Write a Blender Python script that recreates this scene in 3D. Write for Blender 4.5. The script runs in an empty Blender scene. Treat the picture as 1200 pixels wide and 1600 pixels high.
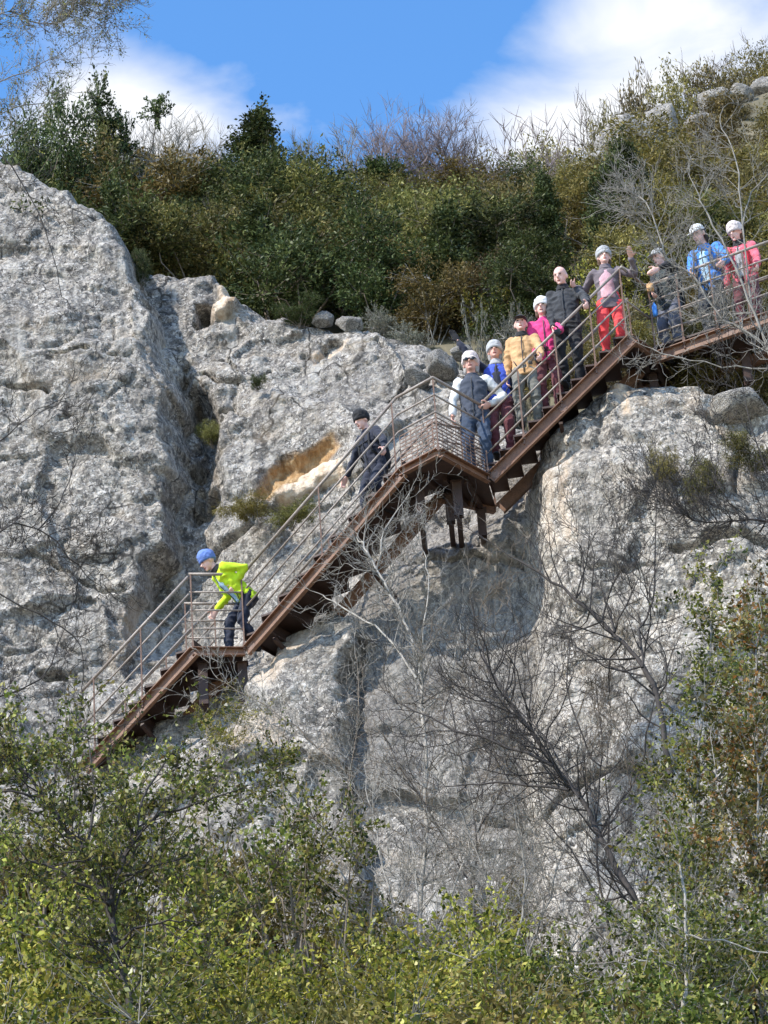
import bpy, math, random
import numpy as np
from mathutils import Vector, Matrix, Quaternion

scene = bpy.context.scene
COL = scene.collection
R = math.radians

# ---------------------------------------------------------------- camera
PITCH, ROLL, VFOV = R(28.0), R(4.0), R(18.7)
CAM = np.array([0.0, 0.0, 1.6])
FWD = np.array([0, math.cos(PITCH), math.sin(PITCH)])
UP0 = np.array([0, -math.sin(PITCH), math.cos(PITCH)])
RT0 = np.array([1.0, 0, 0])
RT = math.cos(ROLL) * RT0 - math.sin(ROLL) * UP0
UP = math.sin(ROLL) * RT0 + math.cos(ROLL) * UP0
FPX = 800 / math.tan(VFOV / 2)
cam_data = bpy.data.cameras.new('camera')
cam = bpy.data.objects.new('camera', cam_data)
COL.objects.link(cam)
cam.matrix_world = Matrix(((RT[0], UP[0], -FWD[0], CAM[0]), (RT[1], UP[1], -FWD[1], CAM[1]),
                           (RT[2], UP[2], -FWD[2], CAM[2]), (0, 0, 0, 1)))
cam_data.sensor_fit = 'VERTICAL'
cam_data.angle_y = VFOV
cam_data.clip_start = 0.5
cam_data.clip_end = 3000
scene.camera = cam
cy = scene.cycles
cy.use_adaptive_sampling = True; cy.adaptive_threshold = 0.02
cy.max_bounces = 5; cy.diffuse_bounces = 3; cy.glossy_bounces = 2; cy.transmission_bounces = 3; cy.transparent_max_bounces = 4

# ---------------------------------------------------------------- light
TO_SUN = np.array([-0.60, -0.40, 0.76]); TO_SUN = TO_SUN / np.linalg.norm(TO_SUN)
world = bpy.data.worlds.new('World'); scene.world = world; world.use_nodes = True
SUN_STRENGTH, SKY_STRENGTH = 5.0, 0.115
sun_data = bpy.data.lights.new('sun', 'SUN')
sun_data.energy = SUN_STRENGTH; sun_data.angle = R(1.0); sun_data.color = (1.0, 0.95, 0.87)
sun = bpy.data.objects.new('sun', sun_data); COL.objects.link(sun)
sun.rotation_euler = Vector(-TO_SUN).to_track_quat('-Z', 'Y').to_euler()
sun.location = (-30, -20, 60)
vs = scene.view_settings
vs.view_transform = 'Standard'; vs.look = 'None'; vs.exposure = 0.28; vs.gamma = 1.0; vs.use_curve_mapping = False

def ray(px, py): return FWD + (px - 600) / FPX * RT - (py - 800) / FPX * UP
def build_world():
    nt = world.node_tree; nt.nodes.clear(); N = nt.nodes.new; L = nt.links.new
    out = N('ShaderNodeOutputWorld'); bg = N('ShaderNodeBackground')
    sky = N('ShaderNodeTexSky'); sky.sky_type = 'NISHITA'; sky.sun_disc = False
    sky.sun_elevation = math.asin(TO_SUN[2]); sky.sun_rotation = math.atan2(TO_SUN[0], TO_SUN[1])
    sky.air_density = 1.0; sky.dust_density = 0.25; sky.ozone_density = 2.2; sky.altitude = 600
    hsv = N('ShaderNodeHueSaturation'); hsv.inputs['Saturation'].default_value = 1.22; hsv.inputs['Value'].default_value = 2.45
    L(sky.outputs[0], hsv.inputs['Color'])
    tc = N('ShaderNodeTexCoord')
    # clouds laid out on a flat layer far above: direction divided by its height
    sep = N('ShaderNodeSeparateXYZ'); L(tc.outputs['Generated'], sep.inputs[0])
    mx = N('ShaderNodeMath'); mx.operation = 'MAXIMUM'; mx.inputs[1].default_value = 0.05; L(sep.outputs['Z'], mx.inputs[0])
    dx = N('ShaderNodeMath'); dx.operation = 'DIVIDE'; L(sep.outputs['X'], dx.inputs[0]); L(mx.outputs[0], dx.inputs[1])
    dy = N('ShaderNodeMath'); dy.operation = 'DIVIDE'; L(sep.outputs['Y'], dy.inputs[0]); L(mx.outputs[0], dy.inputs[1])
    cmb = N('ShaderNodeCombineXYZ'); L(dx.outputs[0], cmb.inputs[0]); L(dy.outputs[0], cmb.inputs[1])
    mp = N('ShaderNodeMapping'); mp.inputs['Location'].default_value = CLOUD_OFF
    L(cmb.outputs[0], mp.inputs['Vector'])
    n1 = N('ShaderNodeTexNoise'); n1.inputs['Scale'].default_value = 7.0; n1.inputs['Detail'].default_value = 6
    n1.inputs['Roughness'].default_value = 0.52; n1.inputs['Distortion'].default_value = 0.5
    L(mp.outputs[0], n1.inputs['Vector'])
    dens = n1.outputs[0]
    for px, py, rad, amt in CLOUDS:                 # the cloud banks in view, on the same layer as all the others
        d = ray(px, py); ds = N('ShaderNodeVectorMath'); ds.operation = 'DISTANCE'
        L(cmb.outputs[0], ds.inputs[0]); ds.inputs[1].default_value = (d[0] / d[2], d[1] / d[2], 0)
        mr = N('ShaderNodeMapRange'); mr.interpolation_type = 'SMOOTHSTEP'; mr.inputs['From Min'].default_value = 0; mr.inputs['From Max'].default_value = rad
        mr.inputs['To Min'].default_value = amt; mr.inputs['To Max'].default_value = 0; L(ds.outputs['Value'], mr.inputs['Value'])
        ad = N('ShaderNodeMath'); ad.operation = 'ADD'; L(dens, ad.inputs[0]); L(mr.outputs[0], ad.inputs[1]); dens = ad.outputs[0]
    rmp = N('ShaderNodeValToRGB'); rmp.color_ramp.elements[0].position = CLOUD_LO; rmp.color_ramp.elements[1].position = CLOUD_HI
    L(dens, rmp.inputs[0])
    mix = N('ShaderNodeMix'); mix.data_type = 'RGBA'
    L(rmp.outputs[0], mix.inputs['Factor']); L(hsv.outputs[0], mix.inputs['A'])
    mix.inputs['B'].default_value = (7.4, 7.6, 8.0, 1)
    bg.inputs['Strength'].default_value = SKY_STRENGTH
    L(mix.outputs['Result'], bg.inputs['Color']); L(bg.outputs[0], out.inputs[0])
CLOUD_OFF = (3.1, 1.7, 0); CLOUD_LO, CLOUD_HI = 0.48, 0.82
CLOUDS = [(215, 180, .12, .36), (120, 250, .09, .2), (1020, 70, .12, .26), (960, 190, .07, .14), (1150, 20, .10, .14), (850, 235, .09, .26), (570, 60, .17, -.25), (415, 95, .035, .12), (500, 190, .06, .14)]
build_world()

# ---------------------------------------------------------------- helpers
def P(px, py, Y):
    d = ray(px, py); return CAM + d * (Y / d[1])
def PZ(px, py, Z):
    d = ray(px, py); return CAM + d * ((Z - CAM[2]) / d[2])
def PX(p):
    v = np.asarray(p, float) - CAM; w = v @ FWD
    return (600 + FPX * (v @ RT) / w, 800 - FPX * (v @ UP) / w)
def nrm(v):
    v = np.asarray(v, float); return v / max(1e-9, np.linalg.norm(v))

def tag(o, label=None, cat=None, group=None, kind=None):
    if label: o['label'] = label
    if cat: o['category'] = cat
    if group: o['group'] = group
    if kind: o['kind'] = kind
    return o
def empty(name, loc=(0, 0, 0), rz=0.0):
    o = bpy.data.objects.new(name, None); COL.objects.link(o)
    o.location = loc; o.rotation_euler = (0, 0, rz); o.empty_display_size = 0.1
    return o
def link(name, me, parent=None, mat=None, loc=None):
    o = bpy.data.objects.new(name, me); COL.objects.link(o)
    if mat is not None:
        me.materials.clear(); me.materials.append(mat)
    if parent is not None: o.parent = parent
    if loc is not None: o.location = loc
    return o
def mesh_np(name, V, F, smooth=False):
    """V (n,3) array, F (m,k) int array of equal polygons"""
    V = np.asarray(V, np.float32); F = np.asarray(F, np.int32)
    me = bpy.data.meshes.new(name)
    n, k = F.shape
    me.vertices.add(len(V)); me.vertices.foreach_set('co', V.ravel())
    me.loops.add(n * k); me.loops.foreach_set('vertex_index', F.ravel())
    me.polygons.add(n); me.polygons.foreach_set('loop_start', np.arange(0, n * k, k, dtype=np.int32))
    if smooth: me.polygons.foreach_set('use_smooth', np.ones(n, bool))
    me.update(calc_edges=True)
    return me
class MB:
    """collects shapes into one mesh"""
    def __init__(s): s.v = []; s.f = []
    def add(s, vs, fs):
        o = len(s.v); s.v += [tuple(map(float, p)) for p in vs]; s.f += [tuple(i + o for i in q) for q in fs]
    def box(s, c, hx, hy, hz, ax=(1, 0, 0), ay=(0, 1, 0), az=(0, 0, 1)):
        c = np.asarray(c, float); ax, ay, az = (np.asarray(a, float) for a in (ax, ay, az))
        vs = [c + ax * hx * i + ay * hy * j + az * hz * k for i in (-1, 1) for j in (-1, 1) for k in (-1, 1)]
        s.add(vs, [(0, 1, 3, 2), (4, 6, 7, 5), (0, 4, 5, 1), (2, 3, 7, 6), (0, 2, 6, 4), (1, 5, 7, 3)])
    def bar(s, a, b, w, h, up=(0, 0, 1)):
        a = np.asarray(a, float); b = np.asarray(b, float); d = nrm(b - a)
        x = nrm(np.cross(d, up)); z = np.cross(x, d)
        s.box((a + b) / 2, np.linalg.norm(b - a) / 2, w / 2, h / 2, d, x, z)
    def prism(s, poly, z0, z1):
        n = len(poly); vs = [(p[0], p[1], z0) for p in poly] + [(p[0], p[1], z1) for p in poly]
        s.add(vs, [tuple(range(n))[::-1], tuple(range(n, 2 * n))] + [(i, (i + 1) % n, n + (i + 1) % n, n + i) for i in range(n)])
    def tube(s, pts, rad, n=10, ax=None, cap=True):
        """rad: list of r or (rx, ry); ax: fixed x axis hint"""
        pts = [np.asarray(p, float) for p in pts]; m = len(pts); vs = []
        x = None
        for i, p in enumerate(pts):
            d = nrm(pts[min(i + 1, m - 1)] - pts[max(i - 1, 0)])
            if ax is not None: x = np.asarray(ax, float)
            elif x is None: x = np.array([1.0, 0, 0]) if abs(d[0]) < 0.8 else np.array([0, 1.0, 0])
            x = nrm(x - d * (x @ d)); y = np.cross(d, x)
            r = rad[i]; rx, ry = r if isinstance(r, (tuple, list)) else (r, r)
            for k in range(n):
                a = 2 * math.pi * k / n; vs.append(p + x * rx * math.cos(a) + y * ry * math.sin(a))
        fs = [(i * n + k, i * n + (k + 1) % n, (i + 1) * n + (k + 1) % n, (i + 1) * n + k) for i in range(m - 1) for k in range(n)]
        if cap: fs += [tuple(range(n))[::-1], tuple(range((m - 1) * n, m * n))]
        s.add(vs, fs)
    def capsule(s, a, b, ra, rb, n=10):
        a = np.asarray(a, float); b = np.asarray(b, float); d = nrm(b - a)
        s.tube([a - d * ra * .95, a - d * ra * .6, a, (a + b) / 2, b, b + d * rb * .6, b + d * rb * .95],
               [ra * .25, ra * .8, ra, (ra + rb) / 2, rb, rb * .8, rb * .25], n)
    def ellipsoid(s, c, rx, ry, rz, M=None, nu=12, nv=8):
        c = np.asarray(c, float); vs = []
        for i in range(1, nv):
            t = math.pi * i / nv
            for k in range(nu):
                a = 2 * math.pi * k / nu; vs.append(np.array([rx * math.sin(t) * math.cos(a), ry * math.sin(t) * math.sin(a), rz * math.cos(t)]))
        vs += [np.array([0, 0, rz]), np.array([0, 0, -rz])]
        if M is not None: vs = [M @ v for v in vs]
        vs = [c + v for v in vs]
        fs = [(i * nu + k, (i + 1) * nu + k, (i + 1) * nu + (k + 1) % nu, i * nu + (k + 1) % nu) for i in range(nv - 2) for k in range(nu)]
        T, B = len(vs) - 2, len(vs) - 1
        fs += [(T, k, (k + 1) % nu) for k in range(nu)] + [(B, (nv - 2) * nu + (k + 1) % nu, (nv - 2) * nu + k) for k in range(nu)]
        s.add(vs, fs)
    def mesh(s, name, smooth=False):
        me = bpy.data.meshes.new(name); me.from_pydata(s.v, [], s.f)
        if smooth: me.polygons.foreach_set('use_smooth', np.ones(len(me.polygons), bool))
        me.update(); return me
    def build(s, name, mat, parent=None, smooth=False):
        return link(name, s.mesh(name, smooth), parent, mat)

# numpy value noise
def _h(ix, iy, iz, seed):
    n = (ix.astype(np.uint32) * np.uint32(374761393) + iy.astype(np.uint32) * np.uint32(668265263)
         + iz.astype(np.uint32) * np.uint32(2147483647) + np.uint32(seed * 974711 + 12345))
    n = (n ^ (n >> np.uint32(13))) * np.uint32(1274126177)
    n = (n ^ (n >> np.uint32(16))) * np.uint32(2246822519)
    n = n ^ (n >> np.uint32(15))
    return n.astype(np.float64) / 4294967295.0
def vnoise(x, y, z=None, seed=0):
    x = np.asarray(x, float); y = np.asarray(y, float); z = np.zeros_like(x) if z is None else np.asarray(z, float)
    xi, yi, zi = (np.floor(a).astype(np.int64) for a in (x, y, z))
    u, v, w = x - xi, y - yi, z - zi
    u, v, w = (t * t * t * (t * (t * 6 - 15) + 10) for t in (u, v, w))
    r = 0
    for a in (0, 1):
        for b in (0, 1):
            for c in (0, 1):
                r = r + _h(xi + a, yi + b, zi + c, seed) * (u if a else 1 - u) * (v if b else 1 - v) * (w if c else 1 - w)
    return r * 2 - 1
def fbm(x, y, sc, oct=4, seed=0, gain=0.5, lac=2.03):
    r, a, f = 0, 1.0, 1.0 / sc
    ca, sa = math.cos(.6), math.sin(.6)
    for i in range(oct):
        r = r + a * vnoise(x * f, y * f, None, seed + i * 7); a *= gain; f *= lac
        x, y = x * ca - y * sa, x * sa + y * ca
    return r
def ridged(x, y, sc, oct=4, seed=0):
    r, a, f = 0, 1.0, 1.0 / sc
    for i in range(oct):
        r = r + a * (1 - 2 * np.abs(vnoise(x * f, y * f, None, seed + i * 5))); a *= .5; f *= 2.1
        x, y = x * .8 - y * .6, x * .6 + y * .8
    return r
def worley(x, y, sc, seed=0):
    x = x / sc; y = y / sc; xi = np.floor(x).astype(np.int64); yi = np.floor(y).astype(np.int64)
    f1 = np.full(x.shape, 9.0); f2 = np.full(x.shape, 9.0); idv = np.zeros(x.shape)
    zz = np.zeros_like(xi)
    for a in (-1, 0, 1):
        for b in (-1, 0, 1):
            cx = xi + a + _h(xi + a, yi + b, zz, seed); cy = yi + b + _h(xi + a, yi + b, zz, seed + 31)
            d = np.hypot(cx - x, cy - y); rid = _h(xi + a, yi + b, zz, seed + 77)
            near = d < f1
            f2 = np.where(near, f1, np.minimum(f2, d)); idv = np.where(near, rid, idv); f1 = np.where(near, d, f1)
    return f1, f2, idv
def sstep(a, b, x):
    t = np.clip((x - a) / (b - a), 0, 1); return t * t * (3 - 2 * t)

# ---------------------------------------------------------------- materials
def mat_new(name):
    m = bpy.data.materials.new(name); m.use_nodes = True; nt = m.node_tree
    b = nt.nodes['Principled BSDF']; return m, nt, b
def ramp(nt, fac, stops):
    r = nt.nodes.new('ShaderNodeValToRGB'); e = r.color_ramp.elements
    while len(e) < len(stops): e.new(0.5)
    for el, (p, c) in zip(e, stops): el.position = p; el.color = (*c, 1)
    nt.links.new(fac, r.inputs[0]); return r.outputs[0]
def noise(nt, scale, detail=4, rough=.55, dist=0.0, vec=None):
    n = nt.nodes.new('ShaderNodeTexNoise'); n.inputs['Scale'].default_value = scale; n.inputs['Detail'].default_value = detail
    n.inputs['Roughness'].default_value = rough; n.inputs['Distortion'].default_value = dist
    if vec is not None: nt.links.new(vec, n.inputs['Vector'])
    return n.outputs[0]
def mixc(nt, fac, a, b, blend='MIX'):
    m = nt.nodes.new('ShaderNodeMix'); m.data_type = 'RGBA'; m.blend_type = blend
    for s, v in (('Factor', fac), ('A', a), ('B', b)):
        if isinstance(v, (int, float)): m.inputs[s].default_value = v
        elif isinstance(v, tuple): m.inputs[s].default_value = (*v, 1)
        else: nt.links.new(v, m.inputs[s])
    return m.outputs['Result']
def math_(nt, op, a, b=0.0):
    m = nt.nodes.new('ShaderNodeMath'); m.operation = op
    for i, v in enumerate((a, b)):
        if isinstance(v, (int, float)): m.inputs[i].default_value = v
        else: nt.links.new(v, m.inputs[i])
    return m.outputs[0]
def objco(nt, scale=(1, 1, 1)):
    t = nt.nodes.new('ShaderNodeTexCoord'); mp = nt.nodes.new('ShaderNodeMapping'); mp.inputs['Scale'].default_value = scale
    nt.links.new(t.outputs['Object'], mp.inputs[0]); return mp.outputs[0]
def bump(nt, b, h, strength=.5, dist=.02):
    n = nt.nodes.new('ShaderNodeBump'); n.inputs['Strength'].default_value = strength; n.inputs['Distance'].default_value = dist
    nt.links.new(h, n.inputs['Height']); nt.links.new(n.outputs[0], b.inputs['Normal'])

def voro(nt, scale, vec, feature='F1', out='Distance', rnd=1.0):
    n = nt.nodes.new('ShaderNodeTexVoronoi'); n.feature = feature; n.inputs['Scale'].default_value = scale; n.inputs['Randomness'].default_value = rnd
    nt.links.new(vec, n.inputs['Vector']); return n.outputs[out]
def warp(nt, vec, scale, amt):
    n = nt.nodes.new('ShaderNodeTexNoise'); n.inputs['Scale'].default_value = scale; n.inputs['Detail'].default_value = 3; nt.links.new(vec, n.inputs['Vector'])
    m = nt.nodes.new('ShaderNodeVectorMath'); m.operation = 'MULTIPLY_ADD'; nt.links.new(n.outputs['Color'], m.inputs[0]); m.inputs[1].default_value = (amt,) * 3; nt.links.new(vec, m.inputs[2])
    return m.outputs[0]
def rock_mat(name, stain_shaded=True, tint=(1, 1, 1), tone=1.0):
    m, nt, b = mat_new(name); v = objco(nt); wv = warp(nt, v, 7, .12)
    t = lambda c: tuple(c[i] * tint[i] * tone for i in range(3))
    big = ramp(nt, noise(nt, .7, 4, .55, .5, v), [(.36, t((.15, .145, .14))), (.5, t((.235, .228, .218))), (.64, t((.34, .33, .31)))])
    mot = ramp(nt, noise(nt, 8.5, 5, .72, .9, v), [(.36, t((.075, .073, .075))), (.455, t((.20, .194, .187))), (.53, t((.30, .29, .278))), (.62, t((.50, .49, .47)))])
    c = mixc(nt, .66, big, mot)
    cell = ramp(nt, voro(nt, 13, wv, 'F1', 'Color'), [(.15, t((.45, .45, .45))), (.5, t((1, 1, 1))), (.9, t((1.5, 1.5, 1.48)))])
    c = mixc(nt, .75, c, cell, 'MULTIPLY')
    lich = noise(nt, 17, 5, .65, 1.2, v)
    c = mixc(nt, ramp(nt, lich, [(.555, (0, 0, 0)), (.60, (.85, .85, .85))]), c, t((.58, .57, .55)))
    dk = noise(nt, 12, 6, .68, 1.4, objco(nt, (1, 1, .75)))
    c = mixc(nt, ramp(nt, dk, [(.40, (.9, .9, .9)), (.455, (0, 0, 0))]), c, t((.06, .058, .06)))
    st = noise(nt, 1.0, 5, .6, .4, objco(nt, (2.6, 1.0, .28)))
    c = mixc(nt, ramp(nt, st, [(.40, (.75, .75, .75)), (.52, (0, 0, 0))]), c, mixc(nt, .5, c, t((.10, .098, .098))))
    c = mixc(nt, ramp(nt, noise(nt, 1.1, 5, .6, .3, objco(nt, (3.4, 1.3, .3))), [(.55, (0, 0, 0)), (.66, (.55, .55, .55))]), c, t((.50, .485, .455)))
    ck = voro(nt, .95, warp(nt, objco(nt, (1, 1, .75)), 1.3, .8), 'DISTANCE_TO_EDGE')
    msk = ramp(nt, noise(nt, .8, 3, .6, .3, v), [(.50, (0, 0, 0)), (.60, (1, 1, 1))])
    crk = math_(nt, 'SUBTRACT', 1.0, math_(nt, 'MULTIPLY', msk, math_(nt, 'SUBTRACT', 1.0, ramp(nt, ck, [(.006, (0, 0, 0)), (.024, (1, 1, 1))]))))
    c = mixc(nt, math_(nt, 'SUBTRACT', 1.0, crk), c, t((.05, .048, .046)))
    warm = noise(nt, 1.3, 4, .6, .5, v)
    c = mixc(nt, ramp(nt, warm, [(.54, (0, 0, 0)), (.74, (.4, .4, .4))]), c, t((.36, .29, .21)))
    if stain_shaded:
        at = nt.nodes.new('ShaderNodeAttribute'); at.attribute_name = 'stain_shade'  # rock stains, plus shade and sunlight painted onto the cliff
        sp = nt.nodes.new('ShaderNodeSeparateColor'); nt.links.new(at.outputs['Color'], sp.inputs[0])
        sn = noise(nt, 5, 5, .65, 1.2, objco(nt, (1.6, 1, .5)))
        oc = ramp(nt, sn, [(.3, (.22, .12, .05)), (.5, (.42, .25, .11)), (.7, (.58, .42, .24))])
        c = mixc(nt, sp.outputs[0], c, oc)
        cc = ramp(nt, sn, [(.3, (.55, .38, .24)), (.48, (.74, .58, .43)), (.65, (.82, .70, .56))])
        c = mixc(nt, sp.outputs[1], c, cc)
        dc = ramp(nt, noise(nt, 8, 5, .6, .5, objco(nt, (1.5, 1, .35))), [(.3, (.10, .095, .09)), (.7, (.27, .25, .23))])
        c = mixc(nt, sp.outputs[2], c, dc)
    nt.links.new(c, b.inputs['Base Color']); b.inputs['Roughness'].default_value = .92
    b.inputs['Specular IOR Level'].default_value = .25
    hn = math_(nt, 'ADD', noise(nt, 13, 5, .72, .6, v), math_(nt, 'MULTIPLY', voro(nt, 16, wv), .5))
    bump(nt, b, hn, .8, .06)
    return m

def leaf_mat(name, cols, trans=.3, rough=.5):
    m, nt, b = mat_new(name)
    g = nt.nodes.new('ShaderNodeNewGeometry')
    c = ramp(nt, g.outputs['Random Per Island'], [(i / max(1, len(cols) - 1) * .98 + .01, c) for i, c in enumerate(cols)])
    oi = nt.nodes.new('ShaderNodeObjectInfo')
    n = noise(nt, 2.2, 3, .6, 0, objco(nt))
    hs = nt.nodes.new('ShaderNodeHueSaturation')
    nt.links.new(math_(nt, 'ADD', math_(nt, 'MULTIPLY', oi.outputs['Random'], .5), math_(nt, 'ADD', math_(nt, 'MULTIPLY', n, 2.6), -.55)), hs.inputs['Value'])
    nt.links.new(math_(nt, 'ADD', math_(nt, 'MULTIPLY', oi.outputs['Random'], .03), .485), hs.inputs['Hue'])
    nt.links.new(c, hs.inputs['Color'])
    nt.nodes.remove(b); df = nt.nodes.new('ShaderNodeBsdfDiffuse'); nt.links.new(hs.outputs[0], df.inputs['Color'])
    tr = nt.nodes.new('ShaderNodeBsdfTranslucent'); nt.links.new(hs.outputs[0], tr.inputs['Color'])
    gl = nt.nodes.new('ShaderNodeBsdfGlossy'); gl.inputs['Roughness'].default_value = rough; gl.inputs['Color'].default_value = (.9, .92, .95, 1)
    mx = nt.nodes.new('ShaderNodeMixShader'); mx.inputs[0].default_value = trans
    nt.links.new(df.outputs[0], mx.inputs[1]); nt.links.new(tr.outputs[0], mx.inputs[2])
    mg = nt.nodes.new('ShaderNodeMixShader'); mg.inputs[0].default_value = .018
    nt.links.new(mx.outputs[0], mg.inputs[1]); nt.links.new(gl.outputs[0], mg.inputs[2])
    nt.links.new(mg.outputs[0], nt.nodes['Material Output'].inputs[0])
    return m
def bark_mat(name, a, bcol, sc=18):
    m, nt, b = mat_new(name)
    n = noise(nt, sc, 5, .65, .3, objco(nt, (1, 1, .4)))
    c = ramp(nt, n, [(.32, a), (.68, bcol)])
    nt.links.new(c, b.inputs['Base Color']); b.inputs['Roughness'].default_value = .85
    bump(nt, b, n, .5, .01); return m
def steel_mat(name, a, bcol, rough=.6, metal=.0, sc=9):
    m, nt, b = mat_new(name)
    n = noise(nt, sc, 6, .65, .3, objco(nt)); n2 = noise(nt, 60, 3, .6, 0, objco(nt))
    c = ramp(nt, n, [(.3, a), (.7, bcol)])
    c = mixc(nt, .25, c, ramp(nt, n2, [(.35, tuple(x * .5 for x in a)), (.65, tuple(min(1, x * 1.4) for x in bcol))]))
    nt.links.new(c, b.inputs['Base Color']); b.inputs['Roughness'].default_value = rough; b.inputs['Metallic'].default_value = metal
    bump(nt, b, n2, .25, .004); return m
def cloth_mat(name, c, rough=.85, var=.25, sheen=.2):
    m, nt, b = mat_new(name)
    n = noise(nt, 7, 4, .6, .4, objco(nt))
    cc = ramp(nt, n, [(.3, tuple(x * (1 - var) for x in c)), (.7, tuple(min(1, x * (1 + var)) for x in c))])
    nt.links.new(cc, b.inputs['Base Color']); b.inputs['Roughness'].default_value = rough
    b.inputs['Sheen Weight'].default_value = sheen
    bump(nt, b, noise(nt, 28, 4, .6, .6, objco(nt)), .35, .01); return m

M = {}
M['rock'] = rock_mat('limestone', True, (1.04, 1.0, .95), 1.06)
M['rock_lit'] = rock_mat('sunlit_limestone', True, (1.05, 1.0, .935), 1.14)  # lit copy of the limestone: sunlight on the outcrop put into its tone
M['boulder'] = rock_mat('boulder_limestone', False, (1.03, 1, .96), 1.15)
M['rust'] = steel_mat('rusted_steel', (.12, .058, .033), (.27, .14, .08))
M['rust_post'] = steel_mat('rusted_post', (.13, .072, .05), (.25, .15, .105))
M['rail'] = steel_mat('weathered_rail', (.22, .17, .14), (.42, .36, .31), .5)
M['rust_shade'] = steel_mat('shaded_rust', (.028, .015, .012), (.075, .038, .026))  # rust darkened so the colour carries the shade beneath decks and flights
M['mesh'] = steel_mat('rusty_mesh', (.14, .08, .055), (.26, .16, .11))
M['soil'] = bark_mat('soil', (.10, .085, .055), (.20, .17, .11), 3)
M['litter'] = bark_mat('hillside_litter', (.07, .065, .035), (.19, .155, .09), 2.2)
M['bark_grey'] = bark_mat('grey_bark', (.15, .135, .115), (.34, .315, .275))
M['bark_pale'] = bark_mat('pale_bark', (.26, .235, .20), (.50, .46, .40))
M['bark_dark'] = bark_mat('dark_bark', (.02, .016, .014), (.065, .054, .047))
M['bark_brown'] = bark_mat('brown_bark', (.11, .085, .06), (.25, .20, .15))
M['bark_mauve'] = bark_mat('mauve_twigs', (.15, .115, .115), (.30, .245, .24))
M['leaf_dark'] = leaf_mat('dark_evergreen_leaf', [(0.0234, 0.037, 0.0127), (0.0438, 0.0627, 0.019), (0.0758, 0.097, 0.0303), (0.1386, 0.1568, 0.053)], .2)
M['leaf_mid'] = leaf_mat('green_leaf', [(0.062, 0.0692, 0.0186), (0.1185, 0.1219, 0.031), (0.1914, 0.1812, 0.0528), (0.3008, 0.2635, 0.0931)], .3)
M['leaf_olive'] = leaf_mat('olive_leaf', [(0.0894, 0.0767, 0.0215), (0.1544, 0.1273, 0.0329), (0.2275, 0.1841, 0.0515), (0.3087, 0.2454, 0.093)], .3)
M['leaf_brown'] = leaf_mat('brown_olive_leaf', [(0.0892, 0.0672, 0.0258), (0.1403, 0.1075, 0.0398), (0.1913, 0.1526, 0.0608), (0.2677, 0.22, 0.1052)], .3)
M['leaf_yellow'] = leaf_mat('yellow_green_leaf', [(0.0448, 0.0648, 0.012), (0.112, 0.135, 0.02), (0.2464, 0.2592, 0.035), (0.4256, 0.4104, 0.06), (0.616, 0.5616, 0.14), (0.2912, 0.2052, 0.05)], .4, .4)
M['leaf_fore'] = leaf_mat('foreground_green_leaf', [(0.036, 0.056, 0.014), (0.072, 0.0952, 0.02), (0.132, 0.1624, 0.03), (0.24, 0.2632, 0.05), (0.432, 0.4144, 0.12), (0.204, 0.1456, 0.05)], .35, .35)
M['leaf_rust'] = leaf_mat('orange_leaf', [(.07, .085, .025), (.13, .14, .035), (.22, .21, .055), (.30, .27, .09), (.44, .22, .05), (.15, .15, .05)], .4)
M['leaf_grey'] = leaf_mat('grey_green_leaf', [(.10, .10, .075), (.16, .155, .12), (.22, .21, .165), (.13, .14, .09)], .25)
M['skin'] = cloth_mat('skin', (.70, .38, .29), .55, .10, 0)
M['skin_pale'] = cloth_mat('pale_skin', (.86, .52, .43), .55, .08, 0)
for k, c in dict(neon=(.62, .85, .02), navy=(.012, .016, .035), black=(.009, .009, .012), charcoal=(.03, .033, .04), royal=(.05, .10, .55),
                 white=(.76, .75, .73), cream=(.70, .60, .57), tan=(.60, .36, .17), pink=(.78, .045, .22), redp=(.80, .06, .065), red=(.62, .03, .05),
                 burgundy=(.12, .028, .035), denim=(.03, .05, .09), greyolive=(.17, .17, .15), mauve=(.16, .13, .145), pinkshirt=(.62, .36, .40),
                 slate=(.10, .105, .135), bluecap=(.13, .22, .55), skyblue=(.06, .25, .68), ltgrey=(.42, .42, .42), paleblue=(.42, .60, .74),
                 navyvest=(.04, .05, .075), greenblk=(.035, .045, .045), brownstrap=(.22, .11, .06), coral=(.75, .13, .18),
                 hair_grey=(.38, .36, .34), hair_dark=(.03, .022, .017), hair_brown=(.10, .055, .03), lips=(.34, .11, .10), lens=(.01, .01, .012), eye=(.02, .015, .012)).items():
    M[k] = cloth_mat(k + '_cloth', c, .3 if k == 'lens' else .85, .2, 0 if k in ('lens', 'eye', 'lips') else .15)

# ---------------------------------------------------------------- terrain
SKY_PX = np.array([-400, 100, 250, 350, 480, 560, 650, 800, 870, 940, 1000, 1050, 1100, 1200, 1400, 1700], float)
SKY_PY = np.array([235, 245, 262, 255, 270, 290, 285, 272, 248, 222, 195, 160, 140, 98, 50, 20], float)
def skyline(px): return np.interp(px, SKY_PX, SKY_PY)
_gx = np.arange(-30, 30.1, .25); _yr = []
for _x in _gx:
    _sl = .92 + .075 * float(sstep(1, 5, _x)); _y = 50.0
    for _k in range(6):
        _z = 23.2 + _sl * (_y - 37.8); _px = PX((_x, _y, _z))[0]; _d = ray(_px, float(skyline(_px)) + 62 - 40 * float(sstep(800, 1000, _px)))
        _ta = _d[2] / _d[1]; _y = float(np.clip((21.6 - 37.8 * _sl) / min(-.03, _ta - _sl), 44, 66))
    _yr.append(_y)
_yr = np.convolve(np.pad(_yr, 4, 'edge'), np.ones(9) / 9, 'valid')
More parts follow.
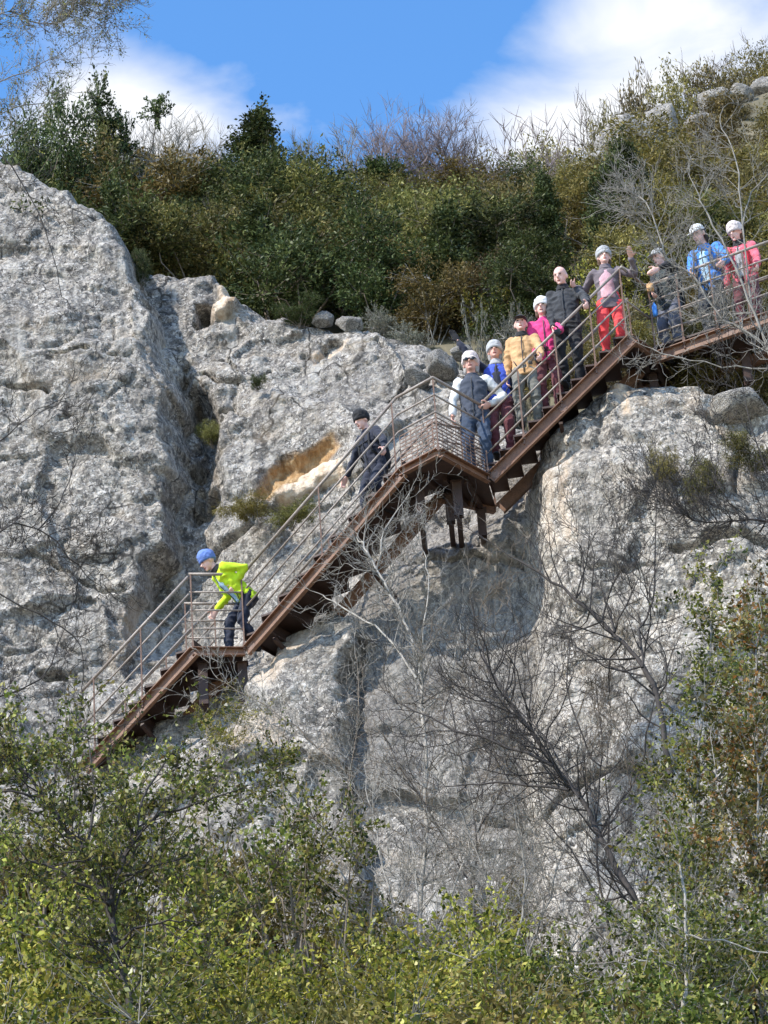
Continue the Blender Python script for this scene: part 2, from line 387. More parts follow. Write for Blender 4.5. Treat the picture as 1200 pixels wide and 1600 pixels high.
def hill_z(x, y):
    x = np.asarray(x, float); y = np.asarray(y, float)
    sl = .92 + .075 * sstep(1, 5, x)
    m = np.interp(x, _gx, _yr) - 37.8; s = y - 37.8
    over = np.maximum(0, s - m + 1)
    rise = np.where(s < m - 1, s, (m - 1) + 1.0 * (1 - np.exp(-over)) - .03 * np.maximum(0, over - 2) ** 1.3)
    z = 23.2 + sl * rise + .25 * fbm(x, y, 3.0, 3, 5)
    ystart = 40.7 - 3.0 * sstep(1.2, 3.2, x) + 1.6 * (1 - sstep(-2.2, -.6, x))
    return z - 4 * np.maximum(0, ystart - y)
def grid_faces(nx, ny):
    i = np.arange(nx - 1)[:, None] * ny + np.arange(ny - 1)[None, :]
    return np.stack([i, i + ny, i + ny + 1, i + 1], -1).reshape(-1, 4)
def low_z(x, y):
    return .27 * np.clip(y, -20, 38) + .25 * fbm(x, y, 4.0, 3, 9) + .0 * x
def sheet(name, xs, ys, fz, mat):
    X, Y = np.meshgrid(xs, ys, indexing='ij'); Z = fz(X, Y)
    me = mesh_np(name, np.stack([X, Y, Z], -1).reshape(-1, 3), grid_faces(len(xs), len(ys)), True)
    o = link(name, me, None, mat); tag(o, kind='structure'); return o
gx = np.concatenate([np.linspace(-400, -30, 12), np.arange(-28, 28.1, .5), np.linspace(30, 400, 12)])
ground = sheet('ground', gx, np.concatenate([np.linspace(-300, -10, 14), np.arange(-8, 38.1, .5)]), low_z, M['soil'])
hx = np.concatenate([np.linspace(-300, -16, 14), np.arange(-14, 16.1, .3), np.linspace(18, 300, 14)])
hillside = sheet('hillside', hx, np.concatenate([np.arange(36.5, 66, .3), np.linspace(67, 400, 18)]), hill_z, M['litter'])

# ---------------------------------------------------------------- rock faces
def xz(pts):
    """(px, py, Y) -> world (x, z, Y)"""
    return np.array([[*(P(a, b, c)[[0, 2]]), c] for a, b, c in pts])
def rbf(ctrl, qx, qz):
    n = len(ctrl); c = ctrl[:, :2]
    D = np.hypot(c[:, None, 0] - c[None, :, 0], c[:, None, 1] - c[None, :, 1])
    A = np.zeros((n + 3, n + 3)); A[:n, :n] = D - .05 * np.eye(n); A[:n, n] = 1; A[:n, n + 1:] = c
    A[n, :n] = 1; A[n + 1:, :n] = c.T
    w = np.linalg.solve(A, np.concatenate([ctrl[:, 2], [0, 0, 0]]))
    r = w[n] + w[n + 1] * qx + w[n + 2] * qz
    for i in range(n): r = r + w[i] * np.hypot(qx - c[i, 0], qz - c[i, 1])
    return r
def sdf(poly, qx, qz):
    """positive inside"""
    d = np.full(qx.shape, 1e9); ins = np.zeros(qx.shape, bool); n = len(poly)
    for i in range(n):
        ax, az = poly[i][:2]; bx, bz = poly[(i + 1) % n][:2]
        ex, ez = bx - ax, bz - az; wx, wz = qx - ax, qz - az
        t = np.clip((wx * ex + wz * ez) / (ex * ex + ez * ez), 0, 1)
        d = np.minimum(d, np.hypot(wx - ex * t, wz - ez * t))
        cr = (az <= qz) != (bz <= qz)
        with np.errstate(divide='ignore', invalid='ignore'):
            xx = ax + (qz - az) * ex / (ez if ez != 0 else 1e-12)
        ins ^= cr & (qx < xx)
    return np.where(ins, d, -d)
def linedist(pl, qx, qz):
    d = np.full(qx.shape, 1e9)
    for (ax, az, _), (bx, bz, _) in zip(pl[:-1], pl[1:]):
        ex, ez = bx - ax, bz - az
        t = np.clip(((qx - ax) * ex + (qz - az) * ez) / (ex * ex + ez * ez), 0, 1)
        d = np.minimum(d, np.hypot(qx - ax - ex * t, qz - az - ez * t))
    return d
def rock_face(name, poly, ctrl, mat, step=.035, edge=.5, flank=None, feats=(), cracks=(), stain_shades=(), seed=0, big=.3, pit=1.0):
    poly = xz(poly); ctrl = xz(ctrl)
    xs = np.arange(poly[:, 0].min() - .3, poly[:, 0].max() + .3, step); zs = np.arange(poly[:, 1].min() - .3, poly[:, 1].max() + .3, step)
    X, Z = np.meshgrid(xs, zs, indexing='ij')
    Y = rbf(ctrl, X, Z)
    wx = X + .12 * fbm(X, Z, .7, 3, seed + 50); wz = Z + .12 * fbm(X, Z, .7, 3, seed + 51)
    d = sdf(poly, X + .10 * fbm(X, Z, .5, 3, seed + 3), Z + .10 * fbm(X, Z, .5, 3, seed + 4))
    e = np.clip(1 - d / edge, 0, 1)
    Y = Y + edge * (1 - np.sqrt(np.clip(1 - e * e, 0, 1))) + 4.0 * np.maximum(0, -d)
    if flank is not None: Y = Y + flank(X, Z, d)
    # relief: big swells, blocky facets, ledges, pits
    Y = Y + big * fbm(X, Z, 2.6, 3, seed + 11)
    f1, f2, idv = worley(wx * 1.0, wz * 1.25, .75, seed + 12)
    Y = Y + .11 * (idv - .5) * sstep(.0, .12, f2 - f1) + .05 * (1 - sstep(0, .05, f2 - f1)) * sstep(.0, .5, fbm(X, Z, 1.1, 2, seed + 21))
    p1, p2, pid = worley(wx * .8 + 2 + wz * .2, wz * .7, 1.5, seed + 20)
    Y = Y + .22 * (pid - .5) * sstep(0, .10, p2 - p1) + (_h(np.floor(pid * 999).astype(np.int64), np.zeros(X.shape, np.int64), np.zeros(X.shape, np.int64), 5) - .5) * .25 * p1
    g1, g2, gid = worley(wx * 1.1 + .3, wz * .9, .26, seed + 13)
    Y = Y + .03 * (gid - .5) * sstep(0, .25, g2 - g1)
    Y = Y - .02 * ridged(wx, wz * 1.3, .6, 5, seed + 14) * pit + .035 * fbm(wx * .8, wz * 1.4, .8, 4, seed + 17)
    pitn = fbm(X, Z, .17, 3, seed + 15)
    Y = Y + .02 * sstep(.5, .8, pitn) * pit + .012 * fbm(X, Z, .12, 2, seed + 16)
    h1, h2, hid = worley(wx * .9 + wz * .3, wz * 1.3 - wx * .2, .13, seed + 18)
    Y = Y + .028 * (hid - .5)
    k1, k2, kid = worley(wx * 1.1 - wz * .3, wz * 1.2 + wx * .25, .34, seed + 19)
    Y = Y + .04 * (kid - .5) + .02 * k1
    for pl, dy, soft in feats:
        s = sdf(xz(pl), wx, wz) + .09 * fbm(X, Z, .28, 4, seed + 60); Y = Y + dy * sstep(-soft, soft, s)
    for pl, w, dep in cracks:
        q = linedist(xz(pl), wx, wz); Y = Y + dep * np.exp(-(q / w) ** 2)
    V = np.stack([X, Y, Z], -1).reshape(-1, 3)
    F = grid_faces(len(xs), len(zs))
    keep = (d > -.3).reshape(-1); F = F[keep[F].all(1)][:, ::-1]
    used = np.unique(F); remap = np.full(len(V), -1); remap[used] = np.arange(len(used))
    me = mesh_np(name, V[used], remap[F], False)
    C = np.zeros((len(V), 4)); C[:, 3] = 1
    for pl, ch, amt, soft in stain_shades:
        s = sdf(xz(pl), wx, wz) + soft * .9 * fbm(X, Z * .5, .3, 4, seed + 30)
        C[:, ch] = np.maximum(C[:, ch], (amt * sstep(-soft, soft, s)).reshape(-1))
    at = me.attributes.new('stain_shade', 'FLOAT_COLOR', 'POINT'); at.data.foreach_set('color', C[used].astype(np.float32).ravel())
    o = link(name, me, None, mat); tag(o, kind='structure'); return o

cliff = rock_face('cliff',
    [(-250, 330, 41.5), (200, 372, 41.2), (245, 395, 41), (335, 408, 41), (362, 450, 40.9), (420, 478, 40.7), (500, 488, 40.6), (560, 488, 40.3), (620, 513, 40.1), (700, 520, 39.8),
     (738, 575, 39.2), (790, 640, 38), (850, 650, 37.2), (900, 625, 37), (960, 604, 37), (1450, 640, 37), (1450, 1800, 34), (-250, 1800, 36.5)],
    [(-200, 900, 39.5), (-200, 400, 42), (200, 372, 41.4), (340, 410, 41), (500, 490, 40.7), (700, 522, 39.8), (330, 650, 40.1), (450, 600, 39.8), (600, 560, 39.7), (650, 650, 38.9),
     (400, 800, 39.0), (480, 740, 39.2), (550, 700, 38.9), (330, 900, 39.1), (420, 870, 38.7), (300, 1000, 39.1), (480, 960, 38.0), (560, 860, 37.7), (640, 800, 37.4),
     (700, 800, 37.2), (760, 760, 37.2), (820, 700, 37.1), (900, 640, 37.1), (960, 600, 37.1), (400, 1080, 37.5), (550, 1000, 37.1), (700, 900, 36.9), (800, 900, 36.7),
     (450, 1250, 36.6), (650, 1150, 36.4), (800, 1150, 36.1), (300, 1300, 37.0), (100, 1300, 37.7), (0, 1100, 38.7), (-200, 1400, 37.7), (-200, 1700, 36.7), (300, 1700, 35.5),
     (700, 1600, 35), (1000, 1000, 36.5), (1200, 800, 36.5), (1400, 1200, 36), (1400, 700, 37), (1000, 1600, 34.7), (1400, 1700, 34.2)],
    M['rock'], edge=.6, seed=1, big=.22,
    feats=[([(395, 1062, 37.4), (440, 1010, 37.6), (478, 982, 37.6), (530, 956, 37.4), (562, 1000, 37.1), (550, 1060, 36.9), (542, 1150, 36.7), (548, 1300, 36.5), (560, 1700, 35.3), (250, 1700, 35.5), (330, 1250, 37), (388, 1120, 37.3)], -.45, .10),
           ([(308, 590, 40), (336, 640, 40), (340, 690, 40), (330, 720, 40), (326, 790, 39.5), (313, 800, 39.5), (305, 700, 40)], .55, .14),
           ([(290, 540, 40.2), (322, 590, 40), (352, 700, 39.8), (340, 800, 39.4), (325, 880, 39.1), (260, 960, 38.9), (200, 900, 39), (250, 700, 39.8)], .4, .12),
           ([(308, 470, 41), (336, 462, 41), (338, 515, 41), (310, 522, 41)], .55, .05),
           ([(332, 508, 41), (336, 450, 41), (352, 412, 41), (370, 440, 41), (362, 505, 41)], -.22, .05),
           ([(392, 770, 39.2), (440, 715, 39.2), (520, 680, 39.1), (545, 700, 39), (540, 790, 39), (430, 812, 39)], .26, .16),
           ([(425, 770, 39), (500, 728, 39), (545, 745, 39), (540, 792, 39), (435, 800, 39)], -.25, .06),
           ([(470, 545, 40), (500, 520, 40), (535, 518, 40), (530, 545, 40), (490, 560, 40)], .18, .05)],
    cracks=[([(320, 560, 40), (345, 585, 40), (395, 600, 40), (420, 570, 40)], .03, .22), ([(330, 640, 40), (370, 630, 40), (395, 660, 40)], .03, .2), ([(340, 830, 39), (400, 800, 39), (470, 800, 39)], .05, .25),
            ([(560, 870, 37.5), (640, 862, 37.2), (760, 872, 37), (840, 880, 36.6)], .03, .14), ([(540, 960, 37.3), (570, 1060, 36.9), (548, 1180, 36.6)], .04, .2), ([(690, 540, 39.7), (640, 600, 39.2), (600, 620, 39.2)], .035, .16)],
    stain_shades=[([(385, 775, 39.2), (440, 712, 39.2), (520, 678, 39.1), (535, 700, 39), (515, 735, 39), (430, 785, 39)], 0, .95, .07),
            ([(425, 782, 39), (500, 728, 39), (545, 742, 39), (545, 780, 39), (480, 780, 39), (437, 800, 39)], 1, .95, .05),
            ([(338, 500, 41), (340, 450, 41), (352, 418, 41), (366, 440, 41), (356, 505, 41)], 1, .9, .04),
            ([(345, 410, 41), (368, 415, 41), (372, 490, 41), (358, 490, 41)], 0, .6, .05),
            ([(480, 540, 40), (535, 520, 40), (530, 535, 40), (490, 556, 40)], 1, .7, .05),
            ([(552, 930, 37), (600, 900, 37), (650, 940, 36.9), (648, 1250, 36.4), (552, 1280, 36.4), (545, 1080, 36.8)], 2, .62, .14),  # shade of the recess painted as a dark band
            ([(600, 800, 37.3), (760, 770, 37.2), (845, 700, 37), (845, 1300, 35.8), (640, 1330, 36)], 2, .38, .2),  # grey-brown wall tone with the shade under the stairs painted in
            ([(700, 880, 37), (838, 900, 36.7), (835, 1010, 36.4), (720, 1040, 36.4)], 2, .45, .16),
            ([(400, 1060, 37.3), (480, 985, 37.5), (500, 1000, 37.3), (420, 1085, 37.3)], 1, .45, .05),  # pale strip paints sunlight along the ledge below the flight
            ([(350, 1140, 37.1), (430, 1120, 37), (450, 1200, 36.8), (350, 1200, 37)], 1, .4, .12)])

bp = [(-330, 110, 42), (0, 236, 41.8), (60, 260, 41.6), (100, 282, 41.5), (160, 324, 41.2), (205, 376, 41), (240, 438, 40.6), (266, 490, 40.4), (296, 590, 39.9), (311, 690, 39.5),
      (313, 760, 39.2), (302, 850, 39), (264, 905, 38.8), (237, 950, 38.7), (217, 1010, 38.6), (192, 1100, 38.4), (150, 1250, 38.1), (150, 1800, 36), (-330, 1800, 36)]
wfl = xz([(0, 900, 39), (0, 560, 40), (0, 300, 41)])[:, 1]
def buttress_flank(X, Z, d):
    w = np.interp(Z, [wfl[0] - 2, wfl[0], wfl[1], wfl[2]], [.1, .55, .42, .12])
    return 2.8 * np.maximum(0, w - d)
rock_buttress = rock_face('rock_buttress', bp,
    [(0, 240, 41.8), (100, 285, 41.5), (200, 370, 41), (260, 480, 40.4), (100, 500, 39.9), (300, 600, 39.8), (150, 700, 39.2), (300, 800, 39.0), (100, 900, 38.8), (250, 900, 38.7),
     (200, 1050, 38.6), (0, 1100, 38.3), (0, 1300, 37.7), (150, 1250, 38.1), (-300, 300, 42), (-300, 1300, 37.7), (-300, 1700, 36), (150, 1700, 36)],
    M['rock'], edge=.35, flank=buttress_flank, seed=4, big=.16,
    cracks=[([(0, 600, 39.6), (30, 606, 39.6), (65, 622, 39.6)], .035, .25), ([(85, 552, 39.8), (130, 556, 39.8)], .03, .2), ([(225, 930, 38.7), (262, 860, 38.9), (305, 835, 39)], .08, .3),
            ([(40, 855, 38.8), (110, 880, 38.8), (150, 905, 38.7), (190, 905, 38.7)], .03, .12), ([(60, 1038, 38.4), (95, 1034, 38.4)], .05, .3), ([(0, 1010, 38.4), (80, 985, 38.5), (130, 1000, 38.5)], .03, .1), ([(90, 650, 39.3), (140, 640, 39.3), (190, 600, 39.5)], .03, .07)],
    stain_shades=[([(190, 930, 38.7), (235, 925, 38.7), (225, 990, 38.6), (170, 1030, 38.6)], 1, .35, .12)])
rock_outcrop = rock_face('rock_outcrop',
    [(842, 705, 36), (850, 662, 36), (885, 628, 36), (930, 604, 36), (965, 589, 36), (1030, 585, 36), (1100, 592, 36), (1200, 620, 35.8), (1500, 660, 35.6), (1500, 1800, 33.2), (850, 1800, 34), (838, 1300, 34.8), (840, 1050, 35.3), (848, 880, 35.5)],
    [(860, 700, 36.0), (965, 590, 36.0), (1100, 595, 36.0), (1200, 625, 35.8), (1000, 720, 35.4), (1150, 750, 35.2), (900, 800, 35.6), (870, 950, 35.6), (1050, 900, 35.1), (1200, 950, 34.9),
     (1000, 1150, 34.7), (1200, 1200, 34.4), (870, 1200, 35.1), (1000, 1600, 33.5), (1500, 700, 35.6), (1500, 1600, 33.5), (870, 1600, 34.2)],
    M['rock_lit'], edge=.45, seed=8, big=.14, pit=.85,
    cracks=[([(850, 715, 35.9), (880, 705, 35.8)], .05, .35), ([(1040, 850, 35), (1120, 842, 35), (1200, 860, 35)], .05, .25), ([(1100, 640, 35.7), (1150, 690, 35.4), (1145, 780, 35.2)], .04, .15),
            ([(860, 1250, 34.8), (950, 1200, 34.7), (1050, 1230, 34.6)], .05, .25), ([(880, 880, 35.4), (960, 900, 35.2), (1010, 880, 35.1)], .03, .1)],
    stain_shades=[([(866, 690, 36), (884, 690, 36), (892, 850, 35.5), (878, 850, 35.5)], 1, .55, .05), ([(845, 730, 36), (856, 720, 36), (868, 850, 35.5), (858, 850, 35.5)], 1, .45, .04),
            ([(952, 592, 36), (1010, 588, 36), (1060, 590, 36), (1020, 602, 36), (960, 608, 36)], 1, .5, .05), ([(956, 605, 36), (964, 605, 36), (972, 640, 35.8), (964, 642, 35.8)], 1, .8, .02),
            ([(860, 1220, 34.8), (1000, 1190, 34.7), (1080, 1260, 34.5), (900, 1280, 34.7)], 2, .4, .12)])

def boulder_mesh(name, seed, n=40):
    u = np.linspace(0, 2 * np.pi, n, endpoint=False); t = np.linspace(0.02, np.pi - .02, n // 2 + 1)
    U, T = np.meshgrid(u, t, indexing='ij')
    D = np.stack([np.sin(T) * np.cos(U), np.sin(T) * np.sin(U), np.cos(T)], -1)
    rng = np.random.default_rng(seed)
    r = np.full(U.shape, 9.0)                         # intersection of random half-spaces: a faceted block
    for k in range(16):
        nv = nrm(rng.normal(size=3)); h = rng.uniform(.72, 1.05)
        c = D @ nv; r = np.where(c > .05, np.minimum(r, h / np.maximum(c, .05)), r)
    r = np.minimum(r, 1.25)
    r = r + .05 * vnoise(D[..., 0] * 4 + seed, D[..., 1] * 4, D[..., 2] * 4, seed) + .03 * vnoise(D[..., 0] * 9 + seed, D[..., 1] * 9, D[..., 2] * 9, seed)
    V = (D * r[..., None]).reshape(-1, 3); m = n // 2 + 1
    i = np.arange(n)[:, None] * m + np.arange(m - 1)[None, :]; j = (np.arange(n)[:, None] + 1) % n * m + np.arange(m - 1)[None, :]
    return mesh_np(name, V, np.stack([i, i + 1, j + 1, j], -1).reshape(-1, 4), False)
BM = [boulder_mesh('boulder_block', s) for s in (3, 11, 27)]
for me in BM: me.materials.append(M['boulder'])
def boulder(px, py, Y, sx, sz, label, k=0, rz=0.0, sy=None, onhill=False):
    p = P(px, py, Y)
    o = link('limestone_boulder', BM[k], None, None, p); o.scale = (sx, sy or sx, sz); o.rotation_euler = (.2 * k, .15, rz)
    tag(o, label, 'boulder', 'limestone boulders on the slope')
    return o
def ground_at(px, py):
    """where the line of sight through a pixel meets the upper slope (or comes closest to it)"""
    ys = np.arange(44, 68, .1); pts = np.array([P(px, py, y) for y in ys]); gap = pts[:, 2] - hill_z(pts[:, 0], ys)
    i = int(np.argmax(gap < 0)) if (gap < 0).any() else int(np.argmin(gap)); return np.array([pts[i, 0], ys[i], float(hill_z(pts[i, 0], ys[i]))])
def crag(px, py, Y, sx, sz, label, k, rz, sy=None):
    p = ground_at(px, py)
    o = link('limestone_boulder', BM[k], None, None, p + np.array([0, 0, .1])); o.scale = (sx, sy or sx, sz); o.rotation_euler = (.2 * k, .15, rz)
    tag(o, label, 'boulder', 'limestone boulders on the slope'); CRAGS.append((px, py, p))
CRAGS = []
crag(985, 222, 55.5, 0.62, 0.62, 'broad pale grey crag block on the skyline left of the ridge shrubs', 0, .4, .8)
crag(935, 240, 54.5, 0.5, 0.42, 'low grey crag sloping down at the left end of the skyline outcrop', 1, .9, .6)
crag(1028, 212, 55.5, 0.45, 0.6, 'tall grey rock at the right end of the broad skyline crag', 2, .2)
crag(1122, 165, 56.0, .5, .42, 'upper pale boulder among olive shrubs high on the right slope', 1, 1.4)
crag(1100, 203, 54.0, .38, .26, 'small flat whitish rock below the pale boulders on the right slope', 2, .3)
crag(1152, 152, 56.5, .30, .26, 'pinkish grey rock right beside the upper pale boulder', 0, 2.0)
crag(1195, 145, 56.5, .34, .30, 'grey rock at the right picture edge high on the slope', 1, .1)
boulder(690, 572, 39.1, .22, .2, 'rounded grey boulder on the ledge left of the raised black sleeve', 0, .5)
boulder(722, 552, 39.2, .18, .16, 'grey boulder on the ledge just above the raised black sleeve', 1, .9)
boulder(652, 592, 39.1, .2, .12, 'low grey boulder on the ledge above the platform railing', 2, 1.9)
boulder(505, 500, 40.6, .16, .15, 'small grey block sticking up from the cliff edge below the dark tree', 1, .2)
boulder(548, 508, 40.4, .2, .13, 'flat grey block on the cliff edge beside the small grey one', 2, .7)
boulder(1160, 650, 35.8, .42, .2, 'smooth grey boulder lying on top of the right rock outcrop', 0, 1.1)

# ---------------------------------------------------------------- steel staircase
W = .84
A1 = P(300, 1013, 37.0); Z1 = A1[2]; A2 = PZ(382, 1013, Z1)
A0 = P(128, 1198, 37.7)
NOSE = P(685, 702, 35.2); ZP = NOSE[2]; LP = PZ(627, 733, ZP); RP = PZ(760, 743, ZP)
S1 = P(983, 524, 35.72); ZS = S1[2]; S2 = PZ(1022, 553, ZS)
E1 = P(1260, 468, 35.3)
stairs = empty('steel_staircase', (A1[0], A1[1], A1[2] - 2))
tag(stairs, 'rusty brown steel staircase with railings climbing across the grey cliff', 'staircase')
BASE = np.array(stairs.location)
def sp(name, mb, mat, smooth=False):
    me = mb.mesh(name, smooth); me.transform(Matrix.Translation(-Vector(BASE))); return link(name, me, stairs, mat)
UPV = np.array([0, 0, 1.0])
def back(a, b):
    d = nrm([b[0] - a[0], b[1] - a[1], 0]); n = np.array([-d[1], d[0], 0]); return n if n[1] > 0 else -n
def channel(a, b, n, depth=.17, name='stringer', out=-1):
    """C-profile beam, top edge on a-b; n points to the back, flanges to the front"""
    d = nrm(b - a); v = nrm(np.cross(d, n)); v = v if v[2] > 0 else -v
    f = n * out
    mb = MB(); L = np.linalg.norm(b - a) / 2; c = (a + b) / 2
    mb.box(c - v * depth / 2, L, .006, depth / 2 - .008, d, n, v)
    for k in (0, 1):
        mb.box(c - v * (0.006 if k == 0 else depth - .006) + f * .028, L, .034, .006, d, n, v)
    return sp(name, mb, M['rust'])
class Flight:
    def __init__(s, a, b, steps=None):
        s.a, s.b = np.asarray(a), np.asarray(b); s.n = back(a, b); s.d = s.b - s.a; s.steps = steps
    def at(s, t, lat, up=0.0): return s.a + s.d * t + s.n * W * lat + UPV * up
def railing(pts, hs=(1.06, .80, .54, .28), post_ts=None, top_mat='rail', posts=(), r=.016):
    for k, h in enumerate(hs):
        mb = MB()
        for a, b in zip(pts[:-1], pts[1:]):
            d = nrm(b - a)
            mb.tube([a + UPV * h - d * .01, b + UPV * h + d * .01], [.021 if k == 0 else .013] * 2, 8)
        sp('top_rail' if k == 0 else 'rail', mb, M['rail'] if k == 0 else M['rail'], True)
    for p in posts:
        mb = MB(); mb.box(p + UPV * (hs[0] / 2 - .06), .009, .026, hs[0] / 2 + .05); mb.box(p + UPV * .0, .016, .045, .05)
        sp('post', mb, M['rust_post'])
def treads(fl, nmax=40, z_up=.05):
    dz = fl.d[2]; n = max(1, round(abs(dz) / .185)); dh = nrm([fl.d[0], fl.d[1], 0]); run = np.hypot(fl.d[0], fl.d[1]) / n
    mbt = MB(); mbt.box((0, 0, 0), run / 2 + .015, W / 2 - .02, .014, dh, fl.n, UPV)
    mbt.box(-dh * (run / 2 + .01) - UPV * .03, .005, W / 2 - .02, .03, dh, fl.n, UPV)
    met = mbt.mesh('tread'); met.materials.append(M['rust_shade'])
    mbr = MB(); mbr.box((0, 0, 0), .004, W / 2 - .03, abs(dz) / n / 2 - .035, dh, fl.n, UPV)
    mer = mbr.mesh('riser'); mer.materials.append(M['rust_shade'])
    out = []
    for i in range(n):
        c = fl.a + fl.d * ((i + .5) / n) + fl.n * W / 2
        c[2] = fl.a[2] + dz * (i + .9) / n - .03 + z_up
        link('tread', met, stairs, None, c - BASE)
        link('riser', mer, stairs, None, c - BASE + dh * (run / 2 - .005) + UPV * (abs(dz) / n / 2 - .0))
        out.append(c + UPV * .014)
    return out
F1, F2, F3, F4 = Flight(A0, A1), Flight(A2, LP), Flight(RP, S1), Flight(S2, E1)
TR = {}
for k, f in zip('1234', (F1, F2, F3, F4)):
    channel(f.a, f.b, f.n); channel(f.a + f.n * W, f.b + f.n * W, f.n, out=1)
    TR[k] = treads(f)
n_land = back(A1, A2)
DECKS = {}
def deck(poly, z, name='landing_deck'):
    mb = MB(); mb.prism([p[:2] for p in poly], z - .035, z - .008); sp(name, mb, M['rust_shade'])
def landing(front, backs, z, key):
    poly = front + backs[::-1]
    cx = np.mean([p[0] for p in poly]); cy = np.mean([p[1] for p in poly])
    area = sum(poly[i][0] * poly[(i + 1) % len(poly)][1] - poly[(i + 1) % len(poly)][0] * poly[i][1] for i in range(len(poly)))
    deck(poly if area > 0 else poly[::-1], z)
    for a, b in zip(front[:-1], front[1:]): channel(a, b, back(a, b), .12, 'edge_beam')
    channel(backs[0], backs[-1], back(backs[0], backs[-1]), .12, 'edge_beam', 1)
    # joists under the deck
    for t in (.25, .5, .75):
        a = front[0] * (1 - t) + front[-1] * t; b = backs[0] * (1 - t) + backs[-1] * t
        mb = MB(); mb.bar(a - UPV * .085, b - UPV * .085, .05, .09); sp('joist', mb, M['rust_shade'])
landing([A1, A2], [A1 + n_land * W, A2 + n_land * W], Z1, 'a')
LB, RB = LP + F2.n * W, RP + F3.n * W
landing([LP, NOSE, RP], [LB, RB], ZP, 'b')
SB1, SB2 = S1 + F3.n * W, S2 + F4.n * W
landing([S1, S2], [SB1 + np.array([-.1, .3, 0]), SB2], ZS, 'c')
# columns: H sections with a cap plate, down to the rock
def column(p, length, w=.10):
    mb = MB(); c = p - UPV * (length / 2 + .125)
    mb.box(c, w / 2, .005, length / 2); mb.box(c + (0, -w / 2, 0), w / 2 + .012, .006, length / 2); mb.box(c + (0, w / 2, 0), w / 2 + .012, .006, length / 2)
    mb.box(p - UPV * .122, w / 2 + .03, w / 2 + .03, .008)
    sp('column', mb, M['rust_shade'])
    q = p - UPV * (length + .08); mb = MB(); mb.bar(q, q + np.array([.05, 1.7, .25]), .07, .08); sp('strut', mb, M['rust_shade'])
column(A1 * .78 + A2 * .22 + n_land * .22, .6); column(A1 * .02 + A2 * .98 + n_land * .22, .6)
column(NOSE * .62 + RP * .38 + np.array([-.02, .42, 0]), .5, .10); column(LP * .8 + NOSE * .2 + np.array([.12, .45, 0]), .5, .10)
column(RB + np.array([-.2, -.1, 0]), .4, .09); column(LB + np.array([.15, -.1, 0]), .4, .09)
column(S2 + np.array([-.02, .35, 0]), .5, .09); column(F4.at(.5, .6), .5, .09)
# cross braces under the flights
def brace(a, b):
    mb = MB(); mb.bar(a, b, .05, .05); sp('brace', mb, M['rust_shade'])
brace(F2.at(.15, .15, -.2), F2.at(.15, 1.3, -.55)); brace(F2.at(.65, .15, -.2), F2.at(.65, 1.3, -.55)); brace(F3.at(.5, .15, -.2), F3.at(.5, 1.3, -.5)); brace(F1.at(.5, .15, -.2), F1.at(.5, 1.3, -.5))
# splice plates with bolt heads on the stringers
for f in (F1, F2, F3, F4):
    for t in (.03, .5, .97):
        d_ = nrm(f.d); v_ = nrm(np.cross(d_, f.n)); v_ = v_ if v_[2] > 0 else -v_; c_ = f.at(t, 0) - v_ * .085 - f.n * .010
        mb = MB(); mb.box(c_, .055, .004, .055, d_, f.n, v_)
        for i in (-1, 1):
            for j in (-1, 1): mb.tube([c_ + d_ * .035 * i + v_ * .035 * j - f.n * .004, c_ + d_ * .035 * i + v_ * .035 * j - f.n * .016], [.011, .009], 6)
        sp('splice_plate', mb, M['rust_post'])
# railings: near side
up = .02
near = lambda f, t: f.at(t, 0.0, up)
far = lambda f, t: f.at(t, 1.0, up)
railing([near(F1, 0), near(F1, .985)], posts=[near(F1, .12), near(F1, .55)])
railing([A1 + UPV * up, A2 + UPV * up], hs=(1.08, .81, .54, .27), posts=[A1 + UPV * up + (.015, 0, 0), A2 + UPV * up])
railing([near(F2, .03), near(F2, 1)], posts=[near(F2, .5), near(F2, .97)])
railing([LP + UPV * up, NOSE + UPV * up, RP + UPV * up], hs=(1.06, .80, .54), posts=[NOSE + UPV * up + (0, .02, 0)])
railing([near(F3, .012), near(F3, .99)], posts=[near(F3, .012), near(F3, .26), near(F3, .52), near(F3, .765), near(F3, .985)])
railing([S1 + UPV * up, S2 + UPV * up], hs=(1.06, .54))
railing([near(F4, .012), near(F4, 1)], posts=[near(F4, .012), near(F4, .20), near(F4, .42), near(F4, .64), near(F4, .86)])
# far side
railing([far(F1, 0), far(F1, .95)], posts=[far(F1, .12), far(F1, .5), far(F1, .95)])
railing([A1 + n_land * W + UPV * up, A2 + n_land * W + UPV * up], posts=[A1 + n_land * W + UPV * up])
railing([far(F2, .0), far(F2, 1)], posts=[far(F2, .0), far(F2, .33), far(F2, .66), far(F2, 1)])
railing([LB + UPV * up, RB + UPV * up], posts=[(LB + RB) / 2 + UPV * up])
railing([far(F3, 0), far(F3, 1)], posts=[far(F3, .0), far(F3, .33), far(F3, .66), far(F3, 1)])
railing([far(F4, 0), far(F4, 1)], posts=[far(F4, .0), far(F4, .3), far(F4, .6)])
